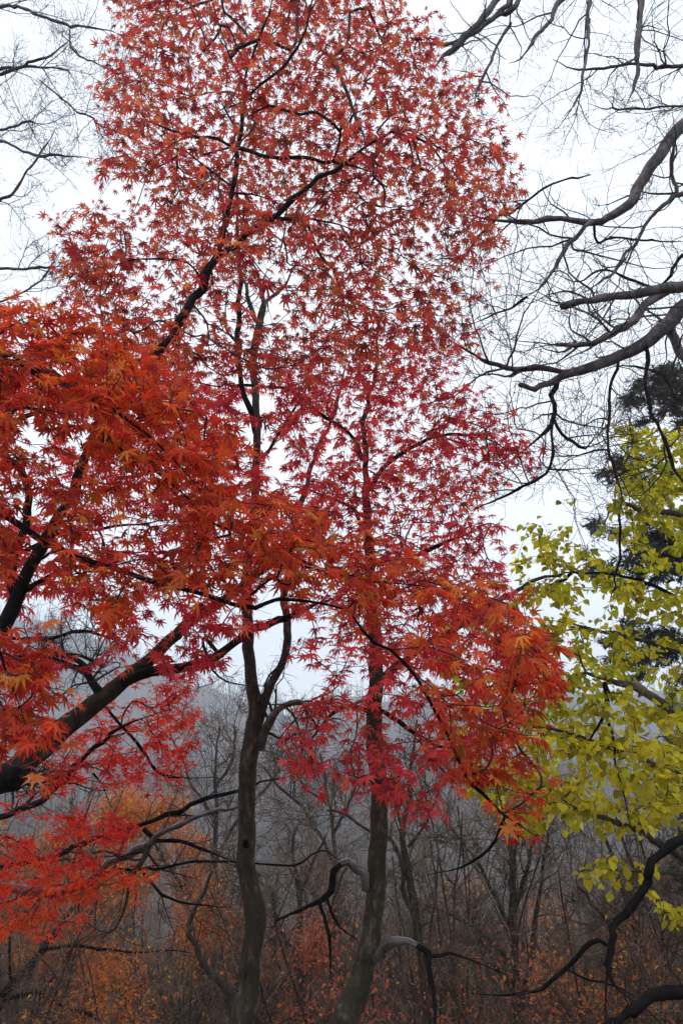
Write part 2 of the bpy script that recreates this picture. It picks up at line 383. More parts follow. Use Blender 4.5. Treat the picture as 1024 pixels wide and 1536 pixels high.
        for j, st, m in chains:
            idx = np.concatenate([[j], np.arange(st, st + m)])
            rr = Rn[idx].copy(); rr[0] = min(rr[0], rr[1] * 1.25); 
            if j < n0: rr = np.minimum(rr, R0[j] * .85)
            s.twigs.tube(Pn[idx], rr, sides if rr[0] < .006 else 7)
        s.chains += [(Pn[st:st + m], Dn[st:st + m]) for j, st, m in chains]
        s.pos.append(Pn[n0:n]); s.dir.append(Dn[n0:n]); s.rad.append(Rn[n0:n])
        return s.chains[-len(chains):]
    def finish(s, mat): return s.twigs.build('twigs', mat, s.root)

def leaf_out(tree, chains, mat, T, size, n_per=6, tail=.22, droop=.5, tilt=.35, gap=.035, tint=(.45, .22), val=(.85, .18), spread=.03, patch=.09, seed=5, outv=(0, 0, 0), part='crown', sv=.3, tfun=None):
    r = np.random.default_rng(seed); pos = []; yd = []
    for p, d in chains:
        seg = np.linalg.norm(p[-1] - p[max(0, len(p) - 4)]) / max(1, min(3, len(p) - 1)) + 1e-6
        k = n_per // 2
        for i in range(k + 1):
            back = i * gap * r.uniform(.8, 1.3); f = len(p) - 1 - back / seg
            if back > tail: break
            if f >= 0:
                a = int(f); q = p[a] + (p[min(a + 1, len(p) - 1)] - p[a]) * (f - a); dd = d[a]
            else:
                q = p[0] + d[0] * (f * seg); dd = d[0]
            side = nrmz(np.cross(dd, [0, 0, 1.0]) + 1e-3)
            rot = r.uniform(-.6, .6)
            for sg in ((-1, 1) if i else (0,)):
                v = dd * (.55 if i else 1) + side * sg * r.uniform(.6, 1.3) + np.array([0, 0, rot * sg])
                pos.append(q); yd.append(v)
    pos = np.array(pos); yd = nrmz(np.array(yd)); n = len(pos)
    off = yd * (spread * r.uniform(.6, 1.4, (n, 1))); off[:, 2] -= .012 * r.uniform(0, 1.5, n)
    yd = yd + r.normal(0, .3, (n, 3)) + np.array(outv); yd = nrmz(yd); yd[:, 2] -= droop * r.uniform(.4, 1.6, n)
    up = np.array([0, 0, 1.0]) + r.normal(0, tilt, (n, 3))
    pos = pos + off
    pt = wav(pos[:, 0] + pos[:, 1] * .6, pos[:, 2] * 1.3, .55, seed)
    h = tint[0] + patch * pt + r.normal(0, tint[1], n)
    if tfun is not None: h = h + tfun(pos)
    vv = np.clip(val[0] + r.normal(0, val[1], n), .3, 1.25)
    vv = np.where(r.uniform(size=n) < .04, vv * .4, vv)
    tn = np.stack([np.clip(h, 0, 1), vv, r.uniform(size=n)], 1)
    mb = MB(); sz = size * (1 + r.normal(0, sv, n)).clip(.5, 1.5)
    put_leaves(mb, T, pos, yd, up, sz, r.uniform(-.6, 3.6, n), tn)
    o = mb.build(part, mat, tree.root, smooth=False); return o

def bare_shoots(tw, pts, rr, n, length, r, lv=2, up=.15, kink=.28, r0=.45, rmin=.0014, sides=4, tmin=.1, kids=5, grav=None, maxr=.012, side=None):
    """crooked side shoots with finer shoots on them"""
    if len(pts) < 3: return
    d = nrmz(np.gradient(pts, axis=0))
    for i in range(n):
        t = r.uniform(tmin, 1); a = min(len(pts) - 1, int(t * (len(pts) - 1)))
        L = length * r.uniform(.45, 1.15) * (1.15 - .6 * t); k = max(4, min(12, int(L / .07)))
        ax = nrmz(r.normal(0, 1, 3)); v = nrmz(np.cross(d[a], ax)); v = nrmz(d[a] * r.uniform(.3, 1.1) + v)
        if side is not None: v = nrmz(v + np.array(side) * .5)
        c = [pts[a].copy()]; dd = v
        for j in range(k):
            dd = nrmz(dd + r.normal(0, kink, 3) + np.array([0, 0, up * .35])); c.append(c[-1] + dd * L / k)
        c = np.array(c); ra = min(maxr, rr[a] * r0); q = np.linspace(max(ra, rmin), rmin * .8, k + 1)
        tw.tube(c, q, sides if lv < 2 else sides + 1)
        if lv > 0: bare_shoots(tw, c, q, kids, L * .66, r, lv - 1, up, kink, .6, rmin, 3, .12, kids, None, maxr, side)

print('helpers ready')
# ================================================================ THE SETTING: ground and hills
def gs(a, b, n, p):          # finer near a
    return a + (b - a) * np.linspace(0, 1, n) ** p
xs = np.concatenate([-gs(0, 430, 110, 2.0)[::-1], gs(0, 430, 110, 2.0)[1:]])
def sheet(name, ys, mat):
    X, Y = np.meshgrid(xs, ys); Z = ground_z(X, Y); V = np.stack([X, Y, Z], -1).reshape(-1, 3)
    ny, nx = X.shape; i = np.arange(ny - 1)[:, None] * nx + np.arange(nx - 1)[None]; i = i.ravel()
    F = np.concatenate([np.stack([i, i + 1, i + nx + 1], 1), np.stack([i, i + nx + 1, i + nx], 1)])
    mb = MB(); mb.add(V, F); o = mb.build(name, mat); o['kind'] = 'structure'; return o
def earth(name, a, b, c, s1, s2):
    m = simple(name, a, .95, .1); nt = m.node_tree; N = nt.nodes; L = nt.links; g = N.new('ShaderNodeNewGeometry')
    n1 = N.new('ShaderNodeTexNoise'); n1.inputs['Scale'].default_value = s1; n1.inputs['Detail'].default_value = 8; L.new(g.outputs['Position'], n1.inputs['Vector'])
    n2 = N.new('ShaderNodeTexNoise'); n2.inputs['Scale'].default_value = s2; n2.inputs['Detail'].default_value = 5; L.new(g.outputs['Position'], n2.inputs['Vector'])
    ad = N.new('ShaderNodeMath'); ad.operation = 'ADD'; L.new(n1.outputs['Fac'], ad.inputs[0]); L.new(n2.outputs['Fac'], ad.inputs[1])
    ml = N.new('ShaderNodeMath'); ml.operation = 'MULTIPLY'; L.new(ad.outputs[0], ml.inputs[0]); ml.inputs[1].default_value = .5
    r = ramp(nt, [(.36, a), (.5, b), (.62, c)]); L.new(ml.outputs[0], r.inputs[0]); L.new(r.outputs[0], N['Principled BSDF'].inputs['Base Color'])
    bp = N.new('ShaderNodeBump'); bp.inputs['Strength'].default_value = .8; bp.inputs['Distance'].default_value = .05 if s1 > 2 else 1.5
    L.new(n1.outputs['Fac'], bp.inputs['Height']); L.new(bp.outputs[0], N['Principled BSDF'].inputs['Normal']); return m
sheet('ground', np.concatenate([-gs(0, 60, 30, 1.6)[::-1], gs(0, 75, 130, 1.2)[1:]]), earth('leaf_litter', c4(.04, .028, .02), c4(.085, .05, .03), c4(.15, .085, .04), 9, .7))
sheet('hills', np.linspace(75, 560, 220), earth('wooded_slope', c4(.035, .03, .028), c4(.07, .06, .055), c4(.12, .10, .09), .35, .05))

# ================================================================ LEFT MAPLE: tall limb carrying the upper crown
def finish_bare(tree, n, L, seed, **k):
    r = np.random.default_rng(seed)
    for pts, rr in tree.bare: bare_shoots(tree.twigs, pts, rr, max(2, int(n * len(pts) * .05)), L, r, **k)

base = P(-150, 1400, 3.3); base[2] = ground_z(base[0], base[1])
m1 = Tree('maple_tree', 'tall maple with dark forking limbs rising at left into the highest russet red crown', 'maple tree', base)
m1.trace('trunk', [(-150, 1400, 44), (-110, 1200, 38), (-50, 1040, 32), (0, 950, 25), (25, 897, 21), (60, 830, 17), (90, 765, 15), (120, 700, 12), (180, 610, 12), (250, 515, 12), (300, 430, 11.5), (325, 385, 11)], 3.3, 3.3, M_dark, 18, down=True)
m1.trace('limb', [(325, 385, 8), (338, 330, 7.5), (350, 285, 7), (357, 225, 6.5), (363, 170, 5.5), (367, 130, 5), (350, 95, 4), (327, 55, 3)], 3.3, 3.05, M_dark, 12)
m1.trace('limb', [(325, 385, 9), (370, 350, 8.5), (415, 325, 8), (432, 305, 7.5), (470, 278, 6.5), (512, 248, 5), (560, 215, 4), (600, 200, 3), (640, 215, 2.5), (690, 240, 2)], 3.3, 3.3, M_dark, 12)
m1.trace('branch', [(415, 328, 5), (445, 326, 4), (480, 330, 3.5), (512, 338, 3), (560, 360, 2)], 3.3, 3.5, M_dark, 8)
m1.trace('branch', [(358, 222, 5), (390, 232, 5), (420, 237, 5), (450, 237, 5), (500, 243, 5), (557, 258, 4.5)], 3.2, 2.9, M_dark, 8)
m1.trace('branch', [(357, 225, 4.5), (320, 208, 4), (280, 200, 4), (225, 182, 3), (205, 160, 2)], 3.2, 3.1, M_dark, 8)
m1.trace('branch', [(364, 150, 4), (374, 100, 3.5), (395, 40, 3), (420, -40, 2)], 3.15, 3.0, M_dark, 8)
m1.trace('branch', [(366, 150, 4), (400, 120, 4), (440, 85, 3.5), (460, 30, 3), (470, -50, 2)], 3.15, 2.9, M_dark, 8)
m1.trace('branch', [(352, 290, 3.5), (380, 292, 3), (405, 300, 3), (430, 308, 2)], 3.2, 3.3, M_dark, 6)
m1.trace('branch', [(305, 420, 4), (285, 395, 3), (250, 388, 3), (200, 390, 2.5), (150, 400, 2), (110, 380, 1.5)], 3.3, 3.5, M_dark, 6)
m1.trace('branch', [(350, 280, 4), (310, 250, 3), (270, 225, 2.5), (230, 215, 2)], 3.2, 3.5, M_dark, 6)
m1.trace('branch', [(25, 897, 15), (20, 860, 12), (38, 800, 11), (42, 745, 10), (28, 700, 10), (0, 678, 9), (-40, 640, 8), (-70, 560, 6)], 3.3, 3.1, M_dark, 12)
m1.trace('branch', [(25, 893, 9), (60, 872, 8), (110, 857, 7), (170, 853, 6), (195, 862, 4), (240, 880, 3)], 3.3, 3.2, M_dark, 10)
m1.trace('branch', [(64, 838, 5), (80, 828, 5), (105, 826, 4), (130, 832, 3)], 3.3, 3.1, M_dark, 6)
U = [(190, -60), (600, -60), (598, 30), (632, 25), (645, 62), (668, 110), (700, 135), (722, 190), (748, 200), (738, 235), (775, 262), (780, 305), (738, 320), (742, 372), (700, 395), (695, 470),
     (700, 505), (560, 560), (400, 570), (250, 560), (150, 520), (85, 455), (95, 405), (72, 345), (130, 318), (200, 345), (232, 320), (230, 290), (185, 262), (150, 250), (160, 225), (178, 190), (140, 150), (175, 120), (178, 60)]
holesU = [(405, 430, 48, .2), (450, 475, 45, .3), (345, 475, 60, .12), (300, 170, 35, .25), (210, 360, 28, .2), (640, 390, 60, .3), (270, 410, 55, .25), (355, 130, 25, .2), (430, 390, 40, .25), (330, 300, 20, .3), (520, 330, 22, .3), (590, 450, 30, .3), (240, 450, 30, .3), (200, 430, 25, .3)]
tg = sample(U, 2000, lambda x, y, u: 3.1 + 1.2 * u - .5 * (u < .12) + .0003 * np.abs(x - 400), holesU, seed=11, clump=.3, sep=9)
ex = P(np.array([720, 755, 765, 740, 150, 165, 745]), np.array([140, 150, 200, 205, 262, 240, 140]), np.full(7, 3.2))
ch = m1.grow(np.concatenate([tg, ex]))
leaf_out(m1, ch, L_up, T_MAPLE, .076, n_per=4, droop=.45, tilt=.22, gap=.055, spread=.05, tint=(.48, .26), val=(.80, .2), seed=21,
         tfun=lambda p: .12 * np.clip((3.6 - p[:, 2]) * -.3, -1, 1) * 0)
m1.finish(M_twred)

# ================================================================ SLENDER FORKED TREE (centre left trunk)
T1Y = 5.2
b = P(365, 1536, T1Y); b[2] = ground_z(b[0], b[1])
t1 = Tree('maple_tree', 'slender grey trunk forking in a V, left of the two middle trunks', 'maple tree', b)
t1.trace('trunk', [(366, 1540, 38), (372, 1480, 34), (377, 1430, 30), (382, 1385, 32), (384, 1362, 34), (377, 1335, 28), (370, 1290, 27), (369, 1230, 26), (370, 1190, 26), (376, 1130, 26), (381, 1085, 25), (383, 1062, 22), (377, 1010, 18), (371, 950, 17), (368, 880, 15), (378, 800, 13), (385, 700, 12), (385, 620, 11), (380, 545, 11), (386, 500, 12), (391, 480, 10), (396, 455, 8)], T1Y, T1Y, M_trunk, 24, down=True, wob=.12)
t1.trace('limb', [(388, 1082, 15), (396, 1055, 15), (405, 1030, 13), (424, 990, 12), (432, 945, 12), (428, 885, 11), (432, 820, 10), (452, 750, 8), (470, 690, 6), (500, 620, 5), (520, 540, 3)], T1Y, 5.5, M_trunk, 16, wob=.15)
t1.trace('branch', [(390, 1125, 14), (397, 1098, 12), (412, 1072, 11), (430, 1058, 9), (448, 1054, 8), (462, 1062, 5), (462, 1085, 4), (452, 1105, 3), (420, 1118, 2.5)], T1Y, 4.9, M_sheen, 12, wob=.3)
t1.trace('branch', [(391, 482, 7), (383, 478, 7), (373, 455, 6), (367, 430, 5), (360, 410, 4), (340, 395, 3)], T1Y, 5.2, M_bare, 10)
t1.trace('branch', [(396, 456, 6), (388, 425, 5), (380, 400, 4), (365, 370, 3)], T1Y, 5.0, M_bare, 10)
t1.trace('branch', [(396, 456, 6), (412, 440, 5), (430, 420, 4), (450, 390, 3)], T1Y, 5.3, M_bare, 10)
t1.trace('branch', [(383, 650, 8), (366, 590, 7), (359, 540, 7), (357, 480, 7), (359, 420, 6), (357, 360, 5), (355, 300, 4), (358, 240, 3)], T1Y, 5.0, M_dark, 10)
t1.trace('branch', [(385, 690, 5), (410, 665, 5), (435, 625, 4), (460, 585, 3), (480, 560, 2)], T1Y, 5.5, M_dark, 8)
t1.trace('branch', [(430, 830, 5), (450, 790, 5), (480, 770, 4), (520, 740, 3)], 5.3, 5.5, M_dark, 8)
t1.trace('knot', [(370, 1272, 13), (370, 1266, 11), (369, 1262, 7)], 5.2, 5.09, M_dark, 10, grow=False, step=.02)
CR1 = [(150, 560), (420, 540), (500, 560), (520, 700), (500, 830), (400, 860), (330, 820), (200, 780), (130, 700)]
ch = t1.grow(sample(CR1, 330, lambda x, y, u: 4.3 + 1.6 * u, [(430, 690, 60, .25), (470, 620, 50, .4)], seed=12), step=.07)
leaf_out(t1, ch, L_crim, T_MAPLE, .095, n_per=6, droop=.5, tint=(.4, .2), seed=22)
r_ = np.random.default_rng(31)
for pts, rr in t1.bare[3:]: bare_shoots(t1.twigs, pts, rr, 6, .55, r_, lv=1) if len(pts) > 9 else None
for pts, rr in t1.bare[2:3]: bare_shoots(t1.twigs, pts, rr, 12, .8, r_, lv=2, up=-.1)
bare_shoots(t1.twigs, t1.bare[0][0][20:60], t1.bare[0][1][20:60], 8, .5, r_, lv=1, r0=.15)
t1.finish(M_twred)

# ================================================================ CENTRE MAPLE (right of the two middle trunks)
T2Y = 4.7
b = P(505, 1560, T2Y); b[2] = ground_z(b[0], b[1])
t2 = Tree('maple_tree', 'leaning brown trunked maple with crimson crown, right of the two middle trunks', 'maple tree', b)
t2.trace('trunk', [(514, 1560, 44), (530, 1500, 38), (545, 1450, 33), (556, 1390, 29), (563, 1320, 28), (569, 1250, 26), (568, 1190, 25), (563, 1130, 25), (561, 1080, 24), (564, 1030, 22), (562, 960, 20), (556, 880, 17), (551, 800, 14), (548, 740, 11), (545, 680, 8), (550, 620, 6), (562, 560, 4.5), (566, 500, 3), (580, 450, 2)], T2Y, T2Y, M_trunk, 24, down=True, wob=.12)
t2.trace('branch', [(553, 1332, 12), (545, 1328, 12), (543, 1312, 11), (533, 1299, 12), (520, 1292, 11), (508, 1298, 9)], T2Y, 4.5, M_sheen, 12, wob=.2)
t2.trace('branch', [(510, 1297, 9), (503, 1304, 9), (497, 1318, 8), (494, 1330, 9), (490, 1342, 8), (470, 1352, 6), (450, 1363, 6), (432, 1374, 5), (421, 1390, 4)], 4.5, 4.3, M_dark, 12, wob=.3)
t2.trace('branch', [(432, 1374, 4), (416, 1378, 4), (413, 1388, 3), (395, 1392, 2)], 4.3, 4.25, M_dark, 6)
t2.trace('branch', [(477, 1349, 5), (484, 1372, 5), (490, 1402, 5), (493, 1440, 4), (495, 1465, 3), (488, 1485, 2)], 4.35, 4.3, M_dark, 8)
t2.trace('branch', [(489, 1343, 4), (497, 1372, 4), (508, 1396, 3.5), (530, 1410, 3), (537, 1414, 2)], 4.35, 4.45, M_dark, 8)
t2.trace('branch', [(552, 1450, 12), (562, 1432, 12), (575, 1416, 12), (598, 1407, 11), (612, 1412, 10), (628, 1419, 9)], T2Y, 4.35, M_sheen, 12, wob=.2)
t2.trace('branch', [(626, 1418, 9), (634, 1428, 9), (637, 1440, 8), (643, 1470, 7), (652, 1502, 8), (656, 1545, 7), (655, 1580, 6)], 4.35, 4.1, M_dark, 12, wob=.3)
t2.trace('branch', [(634, 1433, 5), (660, 1434, 5), (690, 1440, 4), (720, 1450, 4), (760, 1462, 3)], 4.4, 4.4, M_dark, 8)
t2.trace('limb', [(566, 1020, 12), (587, 1007, 11), (620, 985, 10), (647, 962, 10), (702, 929, 8), (752, 902, 7), (792, 874, 5), (835, 860, 4), (872, 857, 3)], T2Y, 5.0, M_trunk, 12)
t2.trace('branch', [(545, 690, 6), (520, 650, 5), (480, 620, 5), (440, 590, 4), (400, 578, 4), (330, 577, 4), (290, 572, 3)], T2Y, 3.9, M_dark, 10)
t2.trace('branch', [(560, 900, 8), (600, 850, 7), (650, 820, 6), (700, 800, 4), (735, 790, 2)], T2Y, 4.3, M_dark, 10)
t2.trace('branch', [(548, 740, 7), (590, 690, 6), (640, 660, 5), (700, 650, 4), (770, 680, 2)], T2Y, 4.3, M_dark, 10)
t2.trace('branch', [(550, 800, 6), (520, 760, 5), (480, 740, 4), (440, 730, 3)], T2Y, 4.4, M_dark, 10)
t2.trace('branch', [(563, 1060, 8), (590, 1080, 6), (640, 1110, 5), (690, 1120, 4), (740, 1110, 3)], T2Y, 4.2, M_dark, 10)
t2.trace('branch', [(563, 1070, 7), (530, 1060, 6), (490, 1080, 5), (465, 1120, 4), (470, 1160, 2)], T2Y, 4.2, M_dark, 10)
CR2 = [(420, 560), (520, 545), (690, 500), (665, 560), (700, 580), (735, 612), (765, 645), (800, 688), (775, 702), (735, 705), (712, 728), (750, 800), (712, 835), (740, 868), (800, 940), (835, 1000),
       (700, 1000), (560, 960), (440, 900), (470, 800), (420, 700)]
hol2 = [(610, 620, 35, .3), (560, 700, 25, .35), (470, 660, 45, .15), (500, 700, 25, .35), (720, 840, 28, .15), (610, 760, 30, .3), (640, 560, 25, .3), (680, 760, 25, .3), (470, 740, 30, .2), (520, 600, 20, .3)]
tg = sample(CR2, 1150, lambda x, y, u: 3.6 + 1.6 * u, hol2, seed=13, clump=.3, sep=9)
ex = P(np.array([790, 775, 740, 730]), np.array([690, 670, 785, 870]), np.full(4, 4.0))
CR3 = [(425, 975), (470, 950), (620, 960), (760, 980), (845, 1010), (840, 1060), (770, 1075), (740, 1120), (700, 1150), (650, 1180), (610, 1235), (560, 1170), (500, 1190), (470, 1150), (430, 1150), (450, 1080), (440, 1020)]
tg3 = sample(CR3, 240, lambda x, y, u: 3.3 + 1.2 * u, [(525, 1010, 35, .4), (450, 1010, 30, .3), (500, 1110, 40, .4), (600, 1080, 40, .5), (700, 1060, 40, .5)], seed=14)
tg4 = sample([(0, 880), (110, 860), (300, 880), (340, 1000), (250, 1010), (130, 1000), (110, 900), (90, 1000), (0, 1040)], 60, lambda x, y, u: 3.4 + .8 * u, seed=15)
ch = t2.grow(np.concatenate([tg, ex, tg3]), step=.06)
leaf_out(t2, ch, L_crim, T_MAPLE, .085, n_per=4, droop=.45, tilt=.28, gap=.055, spread=.045, tint=(.5, .22), val=(.88, .16), seed=23)
t2.finish(M_twred)
n0 = len(m1.chains)

# ================================================================ NEAR MAPLE: drooping orange red spray across the picture
FY = 2.2
b = np.array([-2.5, 1.9, 0.]); b[2] = ground_z(b[0], b[1])
f = Tree('maple_tree', 'nearest maple, its drooping orange red spray arching from the left edge to the lower right', 'maple tree', b)
f.world('trunk', [(-2.5, 1.9, .3), (-2.45, 1.95, 1.4), (-2.3, 2.0, 2.3), (-2.0, 2.1, 3.0), (-1.7, 2.15, 3.45)], [.10, .085, .07, .05, .04], M_dark, 18, down=True)
top = np.array([-1.7, 2.15, 3.45])
def fw(part, poly, Y0, Y1, start=None, **k):
    a = np.array(poly, float); L = np.linspace(0, 1, len(a)); p = P(a[:, 0], a[:, 1], Y0 + (Y1 - Y0) * L); r = a[:, 2] / 2 / FPX * depth(p)
    if start is not None: p = np.concatenate([[start], p]); r = np.concatenate([[r[0] * 1.4], r])
    return f.world(part, p, r, M_dark, 10, **k)
fw('limb', [(-200, 520, 12), (-60, 530, 10), (30, 552, 8), (90, 570, 7), (140, 598, 6), (190, 630, 5), (260, 690, 4), (320, 760, 3)], 2.15, 2.2, top)
fw('limb', [(-260, 640, 14), (-120, 700, 12), (0, 770, 10), (120, 830, 8), (220, 868, 7), (310, 889, 6), (350, 904, 6), (378, 908, 6), (410, 902, 5), (440, 902, 4), (520, 914, 3.5), (545, 945, 4), (580, 972, 4), (620, 1015, 4.5), (660, 1088, 5), (697, 1159, 6), (727, 1192, 6), (757, 1222, 5), (790, 1245, 3), (825, 1272, 2)], 2.3, 2.5, f.bare[0][0][-14])
fw('branch', [(365, 904, 4), (390, 880, 4), (413, 868, 4), (418, 845, 3), (415, 830, 2)], 2.4, 2.4)
fw('branch', [(413, 868, 3.5), (430, 878, 3), (447, 866, 3), (455, 850, 3), (500, 862, 3), (560, 870, 2.5), (640, 880, 2), (720, 905, 1.5)], 2.4, 2.5)
fw('branch', [(757, 1224, 5), (740, 1258, 4.5), (715, 1283, 4), (690, 1297, 3.5), (670, 1306, 2.5), (640, 1312, 1.5)], 2.47, 2.6)
fw('branch', [(140, 598, 4), (170, 660, 3), (250, 720, 3), (330, 790, 3), (400, 800, 2), (480, 815, 2), (560, 830, 2)], 2.2, 2.45)
fw('branch', [(0, 560, 5), (-5, 640, 5), (20, 610, 5), (60, 612, 4), (110, 625, 3)], 2.1, 2.1)
fw('branch', [(-120, 700, 8), (-80, 820, 6), (-20, 920, 5), (10, 1010, 4), (40, 1090, 3)], 2.2, 2.0)
FP = [(-60, 440), (20, 442), (60, 455), (110, 458), (150, 480), (220, 505), (255, 540), (300, 580), (345, 640), (395, 690), (430, 740), (480, 790), (560, 812), (600, 840), (700, 862), (760, 890), (810, 925), (845, 975), (850, 1030),
      (800, 1055), (760, 1010), (700, 1000), (640, 960), (560, 930), (480, 905), (410, 880), (330, 880), (260, 870), (200, 905), (170, 930), (110, 870), (60, 840), (-60, 860)]
FP2 = [(640, 1020), (760, 1000), (850, 1030), (835, 1060), (790, 1075), (800, 1130), (815, 1190), (832, 1275), (800, 1245), (750, 1215), (700, 1180), (670, 1120)]
FP3 = [(-60, 940), (60, 950), (110, 1000), (90, 1060), (115, 1110), (90, 1180), (20, 1150), (-60, 1160)]
tg = np.concatenate([sample(FP, 720, lambda x, y, u: 1.95 + .9 * u, [(150, 690, 50, .4), (230, 780, 45, .35), (60, 760, 40, .4), (240, 830, 30, .3), (480, 860, 30, .5), (620, 940, 50, .35), (720, 960, 55, .45), (560, 900, 30, .4), (60, 650, 40, .5)], seed=16, clump=.6, cs=(90, 34)),
                     sample([(-60, 440), (60, 455), (150, 480), (255, 540), (320, 610), (330, 720), (200, 700), (60, 640), (-60, 640)], 230, lambda x, y, u: 2.0 + .8 * u, seed=116, clump=.5, cs=(90, 30)),
                     sample(FP2, 75, lambda x, y, u: 2.3 + .5 * u, seed=17), sample(FP3, 80, lambda x, y, u: 1.9 + .5 * u, seed=18)])
ch = f.grow(tg, step=.045, rt=.0011)
leaf_out(f, ch, L_near, T_MAPLE, .069, n_per=5, droop=.4, tilt=.3, tint=(.50, .26), val=(.98, .2), seed=24, outv=(.5, 0, -.1), gap=.03)
f.finish(M_twred)

# middle layer of crimson leaves behind the near spray: a maple standing further left
b = P(-420, 1300, 4.2); b[2] = ground_z(b[0], b[1])
g = Tree('maple_tree', 'crimson leaved maple at the left edge showing through gaps behind the near spray', 'maple tree', b)
g.world('trunk', [b + [0, 0, .5], b + [.1, 0, 2.2], b + [.4, 0, 3.6], b + [.9, .05, 4.8]], [.11, .09, .065, .04], M_dark, 16, down=True)
gt = b + np.array([.4, 0, 3.6])
for poly in ([(-150, 700, 9), (0, 640, 7), (120, 600, 5), (250, 620, 3)], [(-160, 860, 9), (-30, 850, 7), (110, 800, 5), (260, 780, 3)], [(-150, 980, 8), (-40, 990, 6), (60, 985, 5), (150, 1010, 3)]):
    a = np.array(poly, float); p = P(a[:, 0], a[:, 1], np.full(len(a), 4.1)); r = a[:, 2] / 2 / FPX * depth(p)
    g.world('limb', np.concatenate([[gt - [0, 0, (poly[0][1] - 700) * .004]], p]), np.concatenate([[r[0] * 1.2], r]), M_dark, 10)
GP = [(-60, 480), (200, 500), (330, 600), (420, 760), (440, 860), (330, 1000), (290, 1020), (200, 1000), (130, 960), (80, 1090), (-60, 1120)]
ch = g.grow(sample(GP, 560, lambda x, y, u: 3.6 + 1.1 * u, [(100, 960, 45, .15)], seed=19), step=.07)
leaf_out(g, ch, L_crim, T_MAPLE, .09, n_per=6, droop=.5, tint=(.4, .25), val=(.9, .15), seed=25)
g.finish(M_twred)

# ================================================================ BIG LEANING MOSSY TREE behind the left maples
b = P(-260, 1330, 4.6); b[2] = ground_z(b[0], b[1])
lt = Tree('leaning_tree', 'thick mossy trunk leaning up to the right from the lower left edge', 'leaning tree', b)
lt.trace('trunk', [(-260, 1400, 60), (-130, 1270, 54), (-30, 1190, 46), (40, 1142, 42), (90, 1098, 36), (140, 1058, 33), (185, 1022, 27), (240, 975, 22), (290, 930, 19), (335, 900, 16), (400, 850, 12), (470, 800, 8)], 4.6, 5.0, M_mossy, 24, down=True, wob=.1, rmul=.85)
lt.trace('limb', [(182, 1024, 17), (225, 1008, 16), (275, 1003, 15), (322, 987, 14), (343, 968, 12), (370, 948, 11), (400, 938, 10), (440, 920, 8), (520, 890, 4)], 4.75, 5.0, M_dark, 14)
lt.trace('cut_limb', [(-60, 1200, 34), (-25, 1172, 40), (0, 1164, 44), (16, 1166, 40), (27, 1170, 32)], 4.45, 4.2, M_dark, 16, label='broken dark limb stump', grow=False)
lt.trace('limb', [(150, 1040, 14), (130, 1000, 9), (100, 985, 7), (70, 978, 5), (40, 965, 3)], 4.8, 5.0, M_dark, 10)
lt.trace('branch', [(152, 1035, 8), (115, 1003, 6), (90, 990, 5), (72, 978, 4), (50, 985, 3)], 4.8, 5.2, M_dark, 8)
lt.trace('branch', [(155, 1000, 5), (120, 984, 5), (95, 980, 5), (75, 979, 4)], 5.0, 5.2, M_dark, 8)
lt.trace('branch', [(180, 960, 3), (120, 946, 5), (70, 958, 5), (0, 955, 5)], 5.0, 5.2, M_dark, 8, grow=False)
lt.trace('branch', [(335, 985, 7), (300, 960, 5), (320, 1005, 4), (345, 1022, 4), (368, 1028, 3)], 4.9, 4.9, M_dark, 8)
r_ = np.random.default_rng(41)
for pts, rr in lt.bare[2:]: bare_shoots(lt.twigs, pts, rr, 7, .7, r_, lv=2, rmin=.0016)
lt.finish(M_twbare)

# ================================================================ LOWER LEFT MAPLE: vivid tiers
b = P(-300, 1700, 5.6); b[2] = ground_z(b[0], b[1])
lm = Tree('maple_tree', 'low maple at the lower left with flat tiers of vivid orange red leaves', 'maple tree', b)
lm.trace('trunk', [(-300, 1650, 40), (-220, 1500, 34), (-160, 1400, 28), (-130, 1300, 22), (-110, 1200, 14)], 5.6, 5.6, M_dark, 16, down=True)
lm.trace('limb', [(-150, 1390, 16), (-60, 1345, 13), (0, 1300, 8), (45, 1290, 7), (80, 1282, 6), (110, 1268, 8), (128, 1262, 7), (150, 1254, 5), (190, 1244, 5), (240, 1228, 6), (300, 1205, 6), (340, 1190, 5), (370, 1180, 4), (430, 1165, 3)], 5.6, 5.9, M_dark, 10)
lm.trace('limb', [(-60, 1350, 14), (0, 1332, 13), (40, 1337, 14), (85, 1338, 13), (122, 1330, 9), (150, 1308, 9), (165, 1300, 10), (200, 1280, 11), (222, 1266, 12), (236, 1252, 8), (270, 1238, 6), (330, 1215, 5), (365, 1205, 4), (400, 1190, 3)], 5.6, 5.7, M_sheen, 12)
lm.trace('branch', [(222, 1268, 8), (214, 1290, 7), (196, 1325, 6), (190, 1355, 6), (176, 1388, 5), (152, 1408, 3)], 5.6, 5.2, M_mossy, 10)
lm.trace('branch', [(215, 1243, 6), (240, 1258, 6), (270, 1265, 5), (300, 1276, 4), (340, 1290, 3), (370, 1300, 2)], 5.65, 5.8, M_dark, 8)
lm.trace('branch', [(215, 1310, 4), (228, 1318, 4), (245, 1340, 4), (270, 1353, 3.5), (295, 1357, 3), (350, 1360, 2)], 5.3, 5.3, M_dark, 8)
lm.trace('branch', [(175, 1303, 4), (220, 1304, 4), (270, 1298, 3.5), (330, 1292, 3), (365, 1295, 2), (440, 1299, 3), (470, 1282, 3), (490, 1278, 3), (508, 1290, 2)], 5.6, 5.7, M_dark, 8)
lm.trace('branch', [(-80, 1250, 14), (0, 1229, 10), (30, 1217, 9), (62, 1202, 9), (85, 1175, 8), (108, 1157, 7), (136, 1127, 6), (170, 1098, 5), (200, 1083, 4), (240, 1068, 3)], 5.4, 5.4, M_dark, 10)
